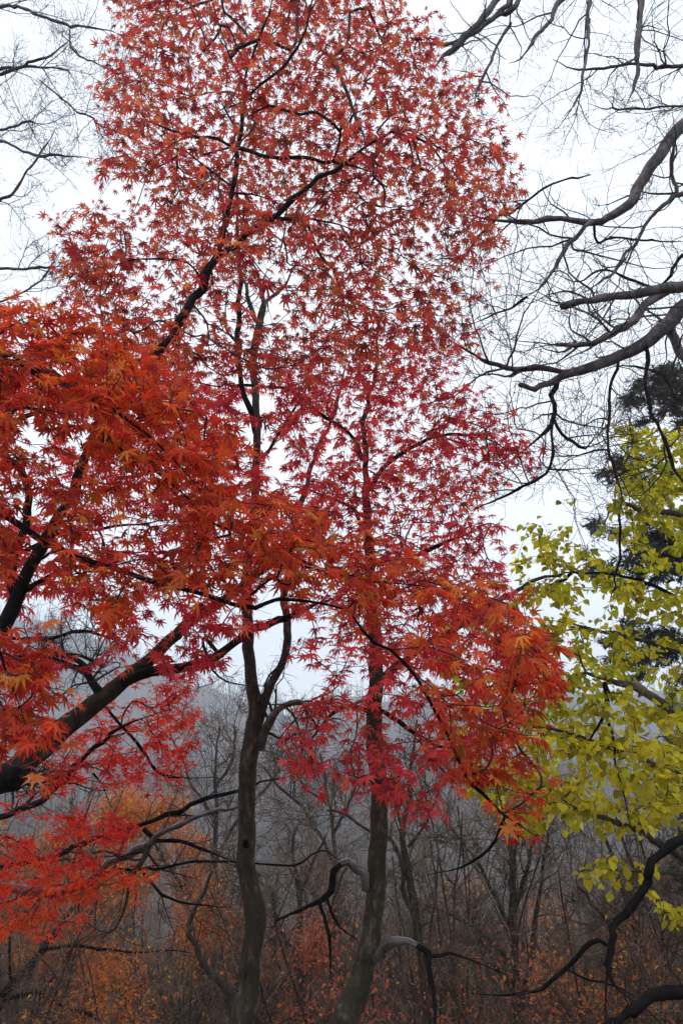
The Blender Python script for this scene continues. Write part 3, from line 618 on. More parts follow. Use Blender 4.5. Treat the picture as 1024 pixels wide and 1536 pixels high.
lm.trace('branch', [(160, 1060, 4), (190, 1095, 4), (215, 1125, 4), (240, 1160, 4), (265, 1166, 3), (320, 1166, 2)], 5.2, 5.4, M_dark, 8)
lm.trace('branch', [(140, 1160, 5), (152, 1180, 4), (165, 1205, 3)], 5.4, 5.4, M_dark, 6)
L1 = [(60, 1160), (120, 1080), (180, 1040), (250, 1010), (300, 1010), (303, 1080), (290, 1140), (275, 1165), (210, 1175), (160, 1165), (120, 1190), (60, 1190)]
L2 = [(60, 1255), (100, 1225), (190, 1220), (205, 1240), (180, 1262), (110, 1262)]
L3 = [(-40, 1250), (60, 1262), (130, 1275), (160, 1305), (240, 1320), (210, 1330), (120, 1345), (105, 1400), (40, 1385), (-40, 1420)]
L4 = [(-40, 1180), (60, 1195), (100, 1160), (130, 1200), (40, 1240), (-40, 1230)]
tg = np.concatenate([sample(L1, 380, lambda x, y, u: 4.9 + 1.2 * u, seed=51, clump=.6), sample(L2, 80, lambda x, y, u: 5.0 + .6 * u, seed=52, clump=.2),
                     sample(L3, 300, lambda x, y, u: 4.8 + .9 * u, seed=53, clump=.6, cs=(80, 22)), sample(L4, 22, lambda x, y, u: 4.8 + .9 * u, seed=54, clump=.3)])
ch = lm.grow(tg, step=.06)
leaf_out(lm, ch, L_low, T_MAPLE5, .064, n_per=6, droop=.3, tilt=.28, tint=(.42, .2), val=(1.15, .1), seed=26,
         tfun=lambda p: np.where(p[:, 2] < .9, .15, -.15))
r_ = np.random.default_rng(42)
for pts, rr in lm.bare[1:8]: bare_shoots(lm.twigs, pts, rr, 7, .7, r_, lv=1, rmin=.0016)
lm.finish(M_twred)

# ================================================================ RIGHT BARE TREE: limbs reaching in from the right edge
BY = 4.6
b = P(1330, 1300, BY); b[2] = ground_z(b[0], b[1])
bt = Tree('bare_tree', 'big leafless grey tree reaching in from the right edge with two broken stub limbs', 'bare tree', b)
bt.trace('trunk', [(1330, 1300, 90), (1320, 1000, 80), (1300, 700, 70), (1285, 520, 60), (1290, 300, 50), (1300, 0, 40), (1310, -300, 30)], BY, BY, M_bare, 24, down=True)
bt.trace('limb', rmul=.86, poly=[(1290, 420, 34), (1160, 250, 26), (1080, 160, 24), (1024, 190, 22), (1000, 215, 21), (980, 245, 20), (960, 280, 19), (948, 300, 18), (925, 317, 15), (890, 330, 11), (850, 329, 9), (790, 330, 8), (745, 329, 6), (700, 322, 4)], Y0=BY, Y1=4.4, mat=M_bare, sides=16)
bt.trace('limb', rmul=.86, poly=[(888, 331, 8), (868, 348, 7), (850, 370, 7), (835, 392, 6), (822, 412, 5), (800, 438, 4), (788, 446, 2.5)], Y0=4.45, Y1=4.3, mat=M_bare, sides=12)
pts, rr, o = bt.trace('stub_limb', rmul=.88, poly=[(1290, 500, 34), (1160, 430, 26), (1060, 428, 22), (1000, 434, 18), (960, 441, 16), (930, 444, 14), (900, 449, 12), (865, 456, 11), (841, 460, 11)], Y0=BY, Y1=4.2, mat=M_bare, sides=16, label='thick leafless stub limb with a broken end')
pts, rr, o = bt.trace('stub_limb', rmul=.88, poly=[(1000, 436, 15), (972, 452, 15), (958, 470, 13), (935, 490, 12), (915, 503, 11), (890, 514, 9), (860, 517, 7), (834, 517, 7)], Y0=4.35, Y1=4.1, mat=M_bare, sides=14, label='lower peeling stub limb with splintered end')
bt.trace('limb', rmul=.86, poly=[(1290, 520, 44), (1170, 430, 34), (1080, 435, 30), (1024, 462, 28), (1000, 482, 26), (975, 508, 24), (950, 526, 21), (920, 537, 19), (890, 549, 18), (870, 556, 17), (848, 562, 15), (830, 572, 11), (810, 580, 9), (795, 583, 8), (778, 577, 7)], Y0=BY, Y1=4.3, mat=M_bare, sides=18)
bt.trace('limb', rmul=.86, poly=[(850, 560, 12), (825, 555, 9), (800, 553, 9), (770, 552, 8), (745, 545, 7), (722, 537, 6), (700, 525, 5), (682, 514, 4), (660, 500, 3)], Y0=4.35, Y1=4.3, mat=M_bare, sides=12)
bt.trace('limb', rmul=.86, poly=[(998, 480, 16), (1008, 500, 16), (1015, 525, 15), (1030, 560, 12), (1060, 600, 10)], Y0=4.5, Y1=4.3, mat=M_bare, sides=12)
bt.trace('branch', [(836, 568, 7), (832, 590, 7), (834, 610, 6), (829, 630, 6), (812, 648, 5), (795, 665, 4), (775, 688, 3), (755, 705, 2)], 4.35, 4.2, M_dark, 8)
bt.trace('branch', [(830, 628, 5), (840, 650, 4.5), (855, 664, 4.5), (875, 670, 4), (890, 655, 3), (900, 640, 2)], 4.3, 4.3, M_dark, 8)
bt.trace('branch', [(829, 632, 4), (827, 660, 4), (825, 700, 4), (800, 722, 4), (765, 742, 4), (725, 759, 3.5), (700, 768, 2.5)], 4.3, 4.1, M_dark, 8)
bt.trace('branch', [(825, 704, 3), (850, 704, 3), (880, 702, 2), (900, 700, 1.5)], 4.25, 4.3, M_dark, 6)
bt.trace('branch', [(790, 553, 6), (755, 565, 4), (735, 560, 3.5), (700, 570, 2)], 4.3, 4.2, M_dark, 6)
bt.trace('branch', [(1024, 290, 8), (1005, 300, 7), (985, 320, 6), (970, 335, 5), (950, 365, 4.5), (925, 400, 4), (890, 430, 3), (860, 445, 2)], 4.7, 4.5, M_bare, 8)
bt.trace('branch', [(1010, 215, 5), (1005, 260, 5), (1015, 285, 4), (975, 290, 3.5), (950, 282, 3)], 4.6, 4.7, M_bare, 8)
bt.trace('branch', [(890, 331, 4), (898, 360, 3.5), (930, 357, 3), (970, 361, 3), (1024, 362, 3)], 4.5, 4.9, M_dark, 6)
bt.trace('branch', [(967, 515, 6), (968, 545, 5.5), (967, 577, 5.5), (978, 620, 5), (992, 655, 5), (1008, 700, 5), (1024, 722, 4), (1050, 760, 3)], 4.4, 4.1, M_dark, 10)
bt.trace('branch', [(927, 535, 4), (925, 555, 4), (917, 580, 4), (915, 610, 4), (911, 640, 4), (914, 672, 4), (925, 715, 4), (931, 745, 4), (932, 757, 3)], 4.4, 4.3, M_dark, 8)
bt.trace('branch', [(914, 675, 3), (890, 676, 3), (865, 683, 3), (830, 684, 2.5), (815, 690, 2)], 4.3, 4.2, M_dark, 6)
bt.trace('branch', [(912, 630, 3), (893, 627, 3), (870, 645, 2.5), (850, 646, 2)], 4.3, 4.2, M_dark, 6)
bt.trace('branch', [(885, 262, 2), (850, 270, 3), (812, 285, 3.5), (775, 310, 4), (742, 332, 4), (715, 355, 4), (692, 385, 4), (665, 388, 3), (640, 392, 2)], 4.5, 4.4, M_dark, 6)
bt.trace('branch', [(790, 445, 4), (765, 462, 4), (740, 470, 4), (715, 482, 3), (697, 490, 2)], 4.3, 4.3, M_dark, 6)
bt.trace('branch', [(1080, 330, 6), (1024, 385, 5), (985, 430, 4), (950, 420, 4), (905, 405, 3), (870, 425, 3), (830, 410, 2)], 4.7, 4.6, M_dark, 6)
bt.trace('branch', [(1090, 560, 6), (1024, 600, 4), (985, 560, 4), (930, 550, 3), (905, 555, 2)], 4.6, 4.6, M_dark, 6)
r_ = np.random.default_rng(43)
for i, (pts, rr) in enumerate(bt.bare[1:]):
    bare_shoots(bt.twigs, pts, rr, 9 if i < 7 else 6, 1.15, r_, lv=2, rmin=.0017, r0=.5, maxr=.009, tmin=.2, kids=4, kink=.24)
bt.finish(M_twbare)

# ================================================================ HIGH BARE BRANCHES over the top right
b = P(1500, 1400, 6.2); b[2] = ground_z(b[0], b[1])
hb = Tree('bare_tree', 'leafless tree whose thin branches hang down from the top right edge', 'bare tree', b)
hb.trace('trunk', [(1500, 1400, 60), (1490, 1000, 56), (1440, 500, 48), (1330, 0, 40), (1200, -220, 34), (1080, -330, 26), (950, -380, 18), (820, -400, 12)], 6.2, 4.4, M_bare, 18, down=True)
def hang(poly, Y=4.4, mat=M_bare, **k): hb.trace('branch', poly, 4.5, Y, mat, 10, **k)
hang([(950, -380, 14), (860, -200, 13), (790, -70, 12), (745, 0, 10), (710, 42, 10), (685, 70, 9), (662, 85, 7), (650, 105, 4)])
hang([(1080, -330, 12), (920, -180, 10), (820, -60, 8), (770, 0, 7), (730, 32, 6), (700, 58, 5), (682, 76, 4)])
hang([(820, -400, 12), (800, -150, 8), (778, 0, 7), (745, 25, 6), (700, 58, 5), (660, 66, 5), (628, 66, 4)])
hang([(1080, -330, 12), (940, -120, 8), (842, 0, 7), (826, 32, 6), (800, 60, 5), (780, 85, 4), (762, 95, 2)])
hang([(765, 35, 5), (750, 62, 4), (735, 92, 4), (718, 125, 4), (710, 160, 2.5)])
hang([(880, -200, 8), (880, -60, 6), (882, 0, 5), (882, 50, 4), (878, 100, 4), (865, 150, 3), (842, 178, 2)])
hang([(980, -300, 12), (960, -100, 10), (960, 0, 9), (958, 40, 8), (955, 65, 8), (957, 95, 6), (952, 125, 5), (942, 150, 4), (935, 162, 2.5)])
hang([(1150, 80, 6), (1024, 98, 4.5), (980, 99, 4.5), (940, 98, 4), (880, 104, 4), (850, 98, 3), (828, 89, 2.5)])
hang([(955, 46, 5), (968, 42, 4), (985, 43, 3)])
hang([(1130, 170, 5), (1024, 161, 3), (960, 161, 3), (920, 162, 3), (880, 155, 2)])
r_ = np.random.default_rng(44)
for i, (pts, rr) in enumerate(hb.bare[1:]):
    bare_shoots(hb.twigs, pts, rr, 9, 1.2, r_, lv=2, rmin=.0017, r0=.5, maxr=.009, tmin=.2, kids=4, kink=.24, up=-.1)
hb.finish(M_twbare)

# ================================================================ TOP LEFT BARE TREE
b = P(-420, 1400, 6.5); b[2] = ground_z(b[0], b[1])
tl = Tree('bare_tree', 'leafless tree with fine hazy twigs crossing the upper left sky', 'bare tree', b)
tl.trace('trunk', [(-420, 1400, 50), (-400, 1000, 44), (-370, 600, 36), (-330, 250, 26), (-280, 0, 18), (-250, -200, 10)], 6.5, 6.5, M_bare, 16, down=True)
for poly in ([(-280, -20, 8), (-100, 0, 6), (0, 9, 4), (30, 10, 4), (60, 24, 4), (100, 36, 4), (125, 42, 3), (160, 47, 2.5), (185, 52, 2)],
             [(-330, 220, 8), (-120, 140, 6), (0, 109, 4), (30, 98, 4), (70, 88, 3), (95, 70, 3), (108, 55, 2)],
             [(-60, 115, 5), (20, 102, 4), (60, 100, 3), (100, 106, 2), (115, 125, 2)],
             [(-330, 230, 8), (-100, 200, 6), (0, 210, 4), (30, 222, 4), (60, 232, 4), (100, 232, 3), (140, 238, 2)],
             [(-340, 320, 8), (-100, 310, 6), (0, 298, 4), (22, 288, 4), (38, 262, 3), (60, 235, 3), (85, 190, 2)],
             [(-350, 420, 8), (-100, 410, 6), (0, 404, 4), (45, 404, 4), (80, 402, 3), (110, 400, 2)],
             [(-100, 190, 5), (0, 194, 3), (40, 182, 3), (70, 195, 2)],
             [(105, 45, 3), (110, 75, 3), (140, 95, 2), (180, 110, 2), (205, 135, 1.5)],
             [(60, 120, 2), (95, 150, 2.5), (130, 175, 2.5), (165, 192, 2.5), (210, 212, 2), (230, 230, 1.5)],
             [(-350, 500, 7), (-100, 480, 5), (0, 450, 3), (60, 420, 3), (100, 370, 2)]):
    tl.trace('branch', poly, 6.0, 5.6, M_bare, 6)
r_ = np.random.default_rng(45)
for i, (pts, rr) in enumerate(tl.bare[1:]):
    bare_shoots(tl.twigs, pts, rr, 11, 1.2, r_, lv=2, rmin=.0016, r0=.4, maxr=.006, tmin=.35, kids=6, kink=.2)
tl.finish(M_twbare)

# ================================================================ YELLOW GREEN TREE at the right
b = P(1240, 1500, 5.6); b[2] = ground_z(b[0], b[1])
yt = Tree('yellow_tree', 'yellow green tree of heart shaped leaves filling the right edge', 'yellow tree', b)
yt.trace('trunk', [(1240, 1500, 40), (1200, 1300, 34), (1150, 1150, 28), (1120, 1000, 20), (1110, 850, 14), (1100, 700, 9)], 5.6, 5.6, M_trunk, 18, down=True)
yt.trace('limb', [(1200, 1330, 20), (1100, 1320, 16), (1024, 1287, 13), (990, 1268, 11), (955, 1246, 9), (925, 1232, 8), (895, 1224, 7), (870, 1212, 5), (845, 1200, 4), (830, 1192, 3)], 5.5, 5.0, M_trunk, 12)
yt.trace('limb', [(1130, 1120, 22), (1070, 1100, 18), (1024, 1078, 17), (1000, 1062, 15), (975, 1046, 13), (950, 1032, 11), (925, 1024, 9), (900, 1014, 7), (870, 1012, 5), (848, 1013, 3)], 5.5, 4.9, M_bare, 14)
yt.trace('limb', [(1110, 800, 10), (1060, 780, 8), (1024, 775, 8), (1000, 770, 8), (970, 767, 7), (945, 757, 6), (925, 757, 5), (908, 780, 3), (902, 800, 2)], 5.5, 5.1, M_bare, 10)
yt.trace('branch', [(930, 757, 4), (928, 800, 4), (925, 850, 4), (915, 900, 3)], 5.1, 5.1, M_dark, 8)
yt.trace('branch', [(905, 1024, 7), (910, 1048, 7), (906, 1080, 6), (890, 1100, 5), (882, 1115, 5), (880, 1140, 3)], 5.0, 4.8, M_dark, 10)
yt.trace('branch', [(912, 1085, 4), (920, 1110, 3.5), (925, 1150, 3.5), (935, 1190, 3.5), (945, 1240, 3)], 4.9, 4.8, M_dark, 8)
yt.trace('branch', [(1110, 920, 8), (1040, 905, 6), (980, 880, 5), (900, 858, 4), (840, 868, 4), (790, 890, 3)], 5.5, 5.2, M_dark, 8)
yt.trace('branch', [(1115, 960, 8), (1040, 980, 6), (960, 960, 5), (880, 940, 4), (820, 930, 3)], 5.5, 5.3, M_trunk, 8)
yt.trace('branch', [(1105, 740, 7), (1040, 720, 5), (980, 700, 4), (940, 680, 3), (920, 660, 2)], 5.5, 5.4, M_trunk, 8)
yt.trace('branch', [(1180, 1250, 12), (1060, 1180, 9), (960, 1140, 7), (880, 1110, 5), (800, 1090, 4), (720, 1080, 3), (690, 1060, 2)], 5.5, 5.4, M_trunk, 8)
yt.trace('branch', [(1200, 1380, 8), (1100, 1390, 6), (1040, 1370, 5), (1000, 1372, 4), (980, 1378, 3)], 5.5, 4.9, M_trunk, 8)
yt.trace('branch', [(1150, 1340, 8), (1050, 1320, 5), (980, 1306, 4), (920, 1305, 3), (870, 1306, 2)], 5.5, 4.9, M_trunk, 8)
Y1 = [(790, 780), (840, 770), (900, 790), (925, 760), (915, 640), (960, 650), (1050, 640), (1060, 900), (1060, 1000), (960, 1010), (860, 1000), (800, 930), (770, 880), (775, 830), (800, 825)]
Y2 = [(660, 930), (760, 890), (830, 960), (860, 1010), (1060, 1010), (1060, 1240), (980, 1245), (900, 1235), (850, 1240), (800, 1248), (740, 1240), (700, 1180), (690, 1060), (640, 960)]
Y3 = [(858, 1302), (900, 1290), (960, 1288), (990, 1310), (960, 1322), (920, 1322), (900, 1342), (890, 1320)]
Y4 = [(968, 1378), (1000, 1350), (1060, 1345), (1060, 1385), (1000, 1392), (985, 1400)]
Y5 = [(915, 630), (960, 640), (1050, 640), (1050, 770), (960, 760), (935, 720)]
tg = np.concatenate([sample(Y1, 400, lambda x, y, u: 4.7 + 1.6 * u, [(880, 700, 60, .1), (880, 800, 25, .3), (960, 850, 50, .35), (1000, 965, 40, .35), (900, 930, 30, .4)], seed=61, clump=.75, cs=(60, 30)),
                     sample(Y5, 75, lambda x, y, u: 5.0 + .8 * u, seed=66, clump=.5),
                     sample(Y2, 640, lambda x, y, u: 4.6 + 1.5 * u, [(750, 1100, 50, .6), (860, 1140, 40, .6), (700, 1000, 50, .5)], seed=62, clump=.55, cs=(80, 26)),
                     sample(Y3, 26, lambda x, y, u: 4.8 + .4 * u, seed=63), sample(Y4, 18, lambda x, y, u: 4.8 + .4 * u, seed=64)])
ch = yt.grow(tg, step=.07, rt=.0014)
leaf_out(yt, ch, L_yel, T_HEART, .049, n_per=6, droop=.75, tilt=.45, tint=(.42, .24), val=(.92, .2), seed=27, gap=.045, sv=.25, tfun=lambda p: np.where(p[:, 2] < 1.9, .18, -.12))
yt.finish(M_twyel)

# ================================================================ EVERGREEN behind the yellow tree
b = P(1180, 1500, 7.8); b[2] = ground_z(b[0], b[1])
ev = Tree('evergreen_tree', 'dark needled evergreen showing behind the yellow leaves at the right edge', 'evergreen tree', b)
ev.trace('trunk', [(1180, 1500, 44), (1150, 1200, 36), (1130, 900, 26), (1120, 600, 14), (1115, 450, 6)], 7.8, 7.8, M_trunk, 16, down=True)
E1 = [(925, 600), (960, 575), (990, 545), (1070, 545), (1070, 680), (1000, 640), (960, 620)]
E2 = [(895, 690), (940, 680), (1000, 690), (960, 740), (920, 730)]
E3 = [(870, 840), (930, 810), (1000, 770), (1070, 760), (1070, 880), (980, 870), (900, 880)]
E4 = [(890, 960), (960, 930), (1070, 930), (1070, 1030), (980, 1000), (910, 1000)]
E5 = [(990, 1080), (1070, 1050), (1070, 1340), (1020, 1340), (1000, 1260), (1005, 1150)]
tg = np.concatenate([sample(q, n, lambda x, y, u: 7.2 + 1.0 * u, seed=70 + i, clump=.6, cs=(40, 22)) for i, (q, n) in enumerate(((E1, 260), (E2, 80), (E3, 300), (E4, 190), (E5, 260)))])
ch = ev.grow(tg, step=.1, rt=.0022)
leaf_out(ev, ch, L_ever, T_NEEDLE, .095, n_per=16, tail=.4, droop=.2, tilt=.7, tint=(.5, .25), val=(.9, .2), seed=28, gap=.035, spread=.01, sv=.2)
ev.finish(M_twfar)

# ================================================================ LOWER RIGHT DARK BRANCHES (near tree off the right edge)
b = P(1420, 1500, 3.4); b[2] = ground_z(b[0], b[1])
nr = Tree('bare_tree', 'near leafless tree sending black crooked branches in at the lower right', 'bare tree', b)
nr.trace('trunk', [(1420, 1500, 90), (1400, 1250, 80), (1380, 1000, 70), (1370, 700, 56)], 3.4, 3.4, M_dark, 18, down=True)
nr.trace('limb', [(1385, 1180, 26), (1200, 1230, 18), (1080, 1245, 14), (1024, 1257, 12), (995, 1272, 12), (978, 1290, 12), (970, 1318, 11), (962, 1332, 11), (940, 1365, 11), (925, 1395, 10), (909, 1415, 9), (909, 1440, 8), (912, 1462, 7), (925, 1482, 5), (950, 1502, 4), (975, 1520, 3)], 3.4, 3.0, M_dark, 14)
nr.trace('branch', [(909, 1418, 7), (895, 1413, 6), (875, 1425, 6), (850, 1448, 6), (825, 1470, 5.5), (805, 1482, 5), (775, 1489, 5), (740, 1493, 4), (705, 1490, 3)], 3.1, 3.1, M_dark, 10)
nr.trace('branch', [(911, 1455, 5), (909, 1480, 4), (908, 1510, 3.5), (914, 1540, 3)], 3.05, 3.0, M_dark, 8)
nr.trace('branch', [(850, 1453, 3), (880, 1470, 3), (930, 1488, 3), (960, 1508, 3), (1000, 1545, 3)], 3.1, 3.0, M_dark, 8)
nr.trace('limb', [(1405, 1350, 30), (1200, 1400, 24), (1080, 1450, 18), (1024, 1484, 17), (1000, 1493, 16), (975, 1496, 15), (958, 1503, 14), (940, 1516, 13), (925, 1535, 12), (905, 1545, 10), (880, 1575, 8)], 3.3, 2.7, M_dark, 14)
r_ = np.random.default_rng(46)
for i, (pts, rr) in enumerate(nr.bare[1:]):
    bare_shoots(nr.twigs, pts, rr, 5, .5, r_, lv=1, rmin=.0012, r0=.3, maxr=.004, tmin=.45)
nr.finish(M_twred)

# ================================================================ SAPLINGS AND MID-DISTANCE TREES, traced
def midtree(name, label, cat, Y, trunk, limbs, mat=M_trunk, n=9, L=1.3, lv=2, seed=1, rmin=.003, crown=None, kids=5):
    b = P(trunk[0][0], trunk[0][1], Y); b[2] = ground_z(b[0], b[1])
    t = Tree(name, label, cat, b); t.trace('trunk', trunk, Y, Y, mat, 12, down=True, step=.12)
    for l in limbs: t.trace('limb', l, Y, Y + random.Random(len(l)).uniform(-.6, .6), mat, 8, step=.12)
    r = np.random.default_rng(seed)
    for i, (pts, rr) in enumerate(t.bare): bare_shoots(t.twigs, pts, rr, n, L, r, lv=lv, rmin=rmin, r0=.4, tmin=.35 if i == 0 else .15, kids=kids, kink=.18)
    t.finish(M_twfar); return t
midtree('sapling', 'crooked grey sapling standing just left of the left middle trunk', 'sapling', 7.0,
        [(350, 1560, 11), (350, 1524, 10), (343, 1490, 12), (325, 1468, 11), (308, 1450, 10), (297, 1424, 9), (286, 1398, 8), (283, 1385, 8), (294, 1358, 7), (310, 1330, 6), (318, 1308, 4)],
        [[(346, 1495, 6), (360, 1485, 5), (370, 1465, 3)], [(294, 1425, 4), (300, 1380, 3), (325, 1395, 2)]], M_trunk, 4, .7, 1, 3, .002)
midtree('bare_tree', 'thin dark trunk rising just right of the right middle trunk', 'bare tree', 8.5,
        [(645, 1560, 15), (638, 1500, 14), (632, 1440, 14), (625, 1390, 13), (615, 1330, 12), (607, 1280, 10), (604, 1235, 8), (612, 1195, 7), (614, 1150, 5), (625, 1080, 3)],
        [[(606, 1250, 6), (592, 1215, 5), (586, 1170, 4), (580, 1120, 3)], [(620, 1370, 8), (605, 1335, 7), (600, 1290, 6), (585, 1255, 5), (555, 1245, 4), (520, 1225, 4), (490, 1215, 3)],
         [(612, 1270, 5), (640, 1230, 4), (665, 1170, 3), (680, 1130, 2)]], M_trunk, 9, 1.3, 2, 4)
midtree('bare_tree', 'many stemmed leafless tree fanning out below the drooping red spray tip', 'bare tree', 10.,
        [(775, 1560, 18), (775, 1500, 15), (771, 1440, 13), (769, 1380, 12), (768, 1320, 10), (766, 1280, 8), (758, 1240, 6), (750, 1200, 4)],
        [[(776, 1530, 12), (795, 1440, 9), (805, 1360, 7), (815, 1290, 5), (820, 1240, 3)], [(770, 1400, 8), (745, 1350, 6), (720, 1300, 5), (690, 1260, 4), (665, 1230, 3)],
         [(769, 1370, 8), (790, 1310, 6), (800, 1260, 5), (830, 1220, 3)], [(768, 1330, 6), (775, 1270, 5), (785, 1220, 4), (800, 1180, 2)],
         [(772, 1450, 7), (725, 1400, 5), (690, 1380, 4), (650, 1360, 3)], [(775, 1500, 8), (740, 1440, 6), (715, 1400, 4), (700, 1350, 3)]], M_trunk, 12, 1.6, 2, 5, .0035)
midtree('bare_tree', 'leafless brown tree between the two middle trunks near the bottom', 'bare tree', 11.,
        [(455, 1580, 14), (452, 1500, 12), (445, 1430, 10), (450, 1350, 8), (440, 1290, 6), (445, 1240, 4)],
        [[(452, 1480, 7), (480, 1420, 6), (500, 1350, 4), (520, 1300, 3)], [(448, 1440, 6), (420, 1390, 5), (405, 1330, 4)], [(450, 1340, 5), (470, 1290, 4), (490, 1250, 3)]], M_trunk, 12, 1.7, 2, 6, .0035)
midtree('bare_tree', 'leafless tree with long slanting stems in the brown thicket near the lower right corner', 'bare tree', 9.,
        [(990, 1580, 15), (975, 1500, 13), (962, 1430, 11), (940, 1350, 8), (920, 1290, 6), (905, 1250, 4)],
        [[(975, 1500, 8), (1010, 1430, 6), (1030, 1370, 5)], [(960, 1420, 6), (900, 1370, 5), (865, 1330, 4)], [(940, 1350, 6), (960, 1290, 4)]], M_trunk, 12, 1.5, 2, 7, .003)
midtree('bare_tree', 'leafless tree with upright forks at the lower left corner', 'bare tree', 8.,
        [(-20, 1600, 20), (0, 1500, 16), (40, 1455, 12), (85, 1400, 9), (110, 1360, 6)],
        [[(0, 1500, 8), (60, 1490, 7), (90, 1510, 6), (150, 1530, 4)], [(40, 1455, 6), (75, 1425, 5), (150, 1423, 5), (220, 1428, 4), (290, 1430, 3)],
         [(60, 1500, 5), (90, 1450, 5), (105, 1425, 3)], [(20, 1480, 6), (15, 1420, 5), (30, 1370, 3)]], M_dark, 8, 1.2, 2, 8, .0025)
midtree('bare_tree', 'leafless tree with hazy twigs against the misty hill between the left trunk and red leaves', 'bare tree', 13.,
        [(310, 1560, 12), (312, 1400, 10), (320, 1300, 8), (325, 1220, 6), (322, 1150, 4), (330, 1090, 2.5)],
        [[(320, 1300, 6), (350, 1240, 5), (400, 1180, 4), (440, 1130, 3)], [(324, 1230, 5), (290, 1180, 4), (270, 1130, 3), (250, 1090, 2)], [(323, 1180, 5), (350, 1140, 4), (352, 1090, 3)], [(314, 1380, 6), (260, 1310, 5), (230, 1260, 4)]],
        M_trunk, 14, 1.7, 2, 9, .0035, kids=6)
midtree('bare_tree', 'leafless tree with fine arching twigs behind the gap between the two middle trunks', 'bare tree', 12.,
        [(500, 1600, 12), (498, 1450, 10), (505, 1340, 8), (500, 1250, 6), (490, 1190, 4), (480, 1130, 3)],
        [[(503, 1300, 6), (460, 1220, 5), (420, 1180, 4), (395, 1150, 3)], [(500, 1250, 5), (530, 1190, 4), (540, 1120, 3)], [(495, 1210, 4), (450, 1170, 3), (430, 1110, 2)]],
        M_trunk, 14, 1.6, 2, 10, .0035, kids=6)

# ================================================================ THICKET: prototypes then copies
def proto(seed, H, stems, leaves, mat_leaf, nm, n1=11, n2=5, lean=.18, lsize=.07, trunkmat=M_thick, leafz=(.3, 1.0), rb=.009):
    r = np.random.default_rng(seed); rt = root(nm, 'x', 'bare tree', (0, 0, 0)); tk = MB(); tw = MB(); tips = []
    for s in range(stems):
        a = r.uniform(0, 6.28); L = H * r.uniform(.7, 1); d = nrmz(np.array([math.cos(a) * lean, math.sin(a) * lean, 1]) + r.normal(0, .08, 3)); n = 12
        c = [np.array([math.cos(a) * .12 * (stems > 1), math.sin(a) * .12 * (stems > 1), -.2])]
        for j in range(n): d = nrmz(d + r.normal(0, .10, 3) + np.array([0, 0, .05])); c.append(c[-1] + d * L / n)
        c = np.array(c); q = np.linspace(H * rb / stems ** .3, .008, n + 1); tk.tube(c, q, 8)
        def sub(c, q, k, L, lv):
            dd = nrmz(np.gradient(c, axis=0))
            for i in range(k):
                t = r.uniform(.22, 1); a = int(t * (len(c) - 1)); v = nrmz(np.cross(dd[a], r.normal(0, 1, 3))); v = nrmz(dd[a] * r.uniform(.5, 1.2) + v + [0, 0, .25])
                l = L * r.uniform(.5, 1.1) * (1.2 - .6 * t); m = 6 if lv else 4; e = [c[a]]; w = v
                for j in range(m): w = nrmz(w + r.normal(0, .2, 3) + np.array([0, 0, .05])); e.append(e[-1] + w * l / m)
                e = np.array(e); ra = max(.0045, min(q[a] * .55, .03)); z = np.linspace(ra, .003, m + 1); tw.tube(e, z, 4 if lv else 3)
                if lv: sub(e, z, n2, l * .55, lv - 1)
                else: tips.append(e[-1]); tips.append(e[2])
        sub(c, q, n1, H * .34, 2)
    tk.build('trunk', trunkmat, rt); tw.build('twigs', M_twfar, rt)
    if leaves:
        tp = np.array(tips); tp = tp[(tp[:, 2] > H * leafz[0]) & (tp[:, 2] < H * leafz[1])]
        cl = wav(tp[:, 0] + tp[:, 1], tp[:, 2] * 1.4, 2.2, seed); tp = tp[cl > .15] if (cl > .15).sum() > 20 else tp
        k = r.integers(0, len(tp), leaves); pos = tp[k] + r.normal(0, .13, (leaves, 3))
        yd = r.normal(0, 1, (leaves, 3)) + np.array([0, 0, -.6]); up = np.array([0, 0, 1.]) + r.normal(0, .6, (leaves, 3))
        tn = np.stack([np.clip(r.normal(.5, .25, leaves), 0, 1), np.clip(r.normal(.85, .2, leaves), .3, 1.2), r.uniform(size=leaves)], 1)
        mb = MB(); put_leaves(mb, T_SMALL, pos, yd, up, lsize * r.uniform(.6, 1.3, leaves), r.uniform(-.5, 2, leaves), tn); mb.build('crown', mat_leaf, rt, smooth=False)
    return rt
def place(rt, first, loc, rz, sc, label, cat, group):
    o = rt if first else rt.copy()
    if not first:
        COL.objects.link(o)
        for c in rt.children:
            k = c.copy(); COL.objects.link(k); k.parent = o
    o.location = loc; o.rotation_euler = (0, 0, rz); o.scale = (sc, sc, sc)
    o['label'] = label; o['category'] = cat
    if group: o['group'] = group
    return o
r_ = np.random.default_rng(77)
B = [proto(200 + i, H, st, (0, 0, 120, 220, 0)[i], L_rus, 'bare_tree', n1=n1, n2=n2, lsize=.075) for i, (H, st, n1, n2) in enumerate(((8, 3, 11, 5), (10, 1, 22, 6), (7, 5, 9, 5), (9, 2, 15, 5), (6, 6, 8, 5)))]
B += [proto(220 + i, H, st, lv, L_rus, 'brush_shrub', n1=9, n2=5, lean=.45, lsize=.05, leafz=(.1, 1.1), rb=.006) for i, (H, st, lv) in enumerate(((4, 8, 0), (3.2, 9, 350), (4.6, 7, 0)))]
used = [False] * len(B)
spots = []
def ok(x, y, md):
    return all((x - a) ** 2 + (y - c) ** 2 > md * md for a, c in spots)
k = 0
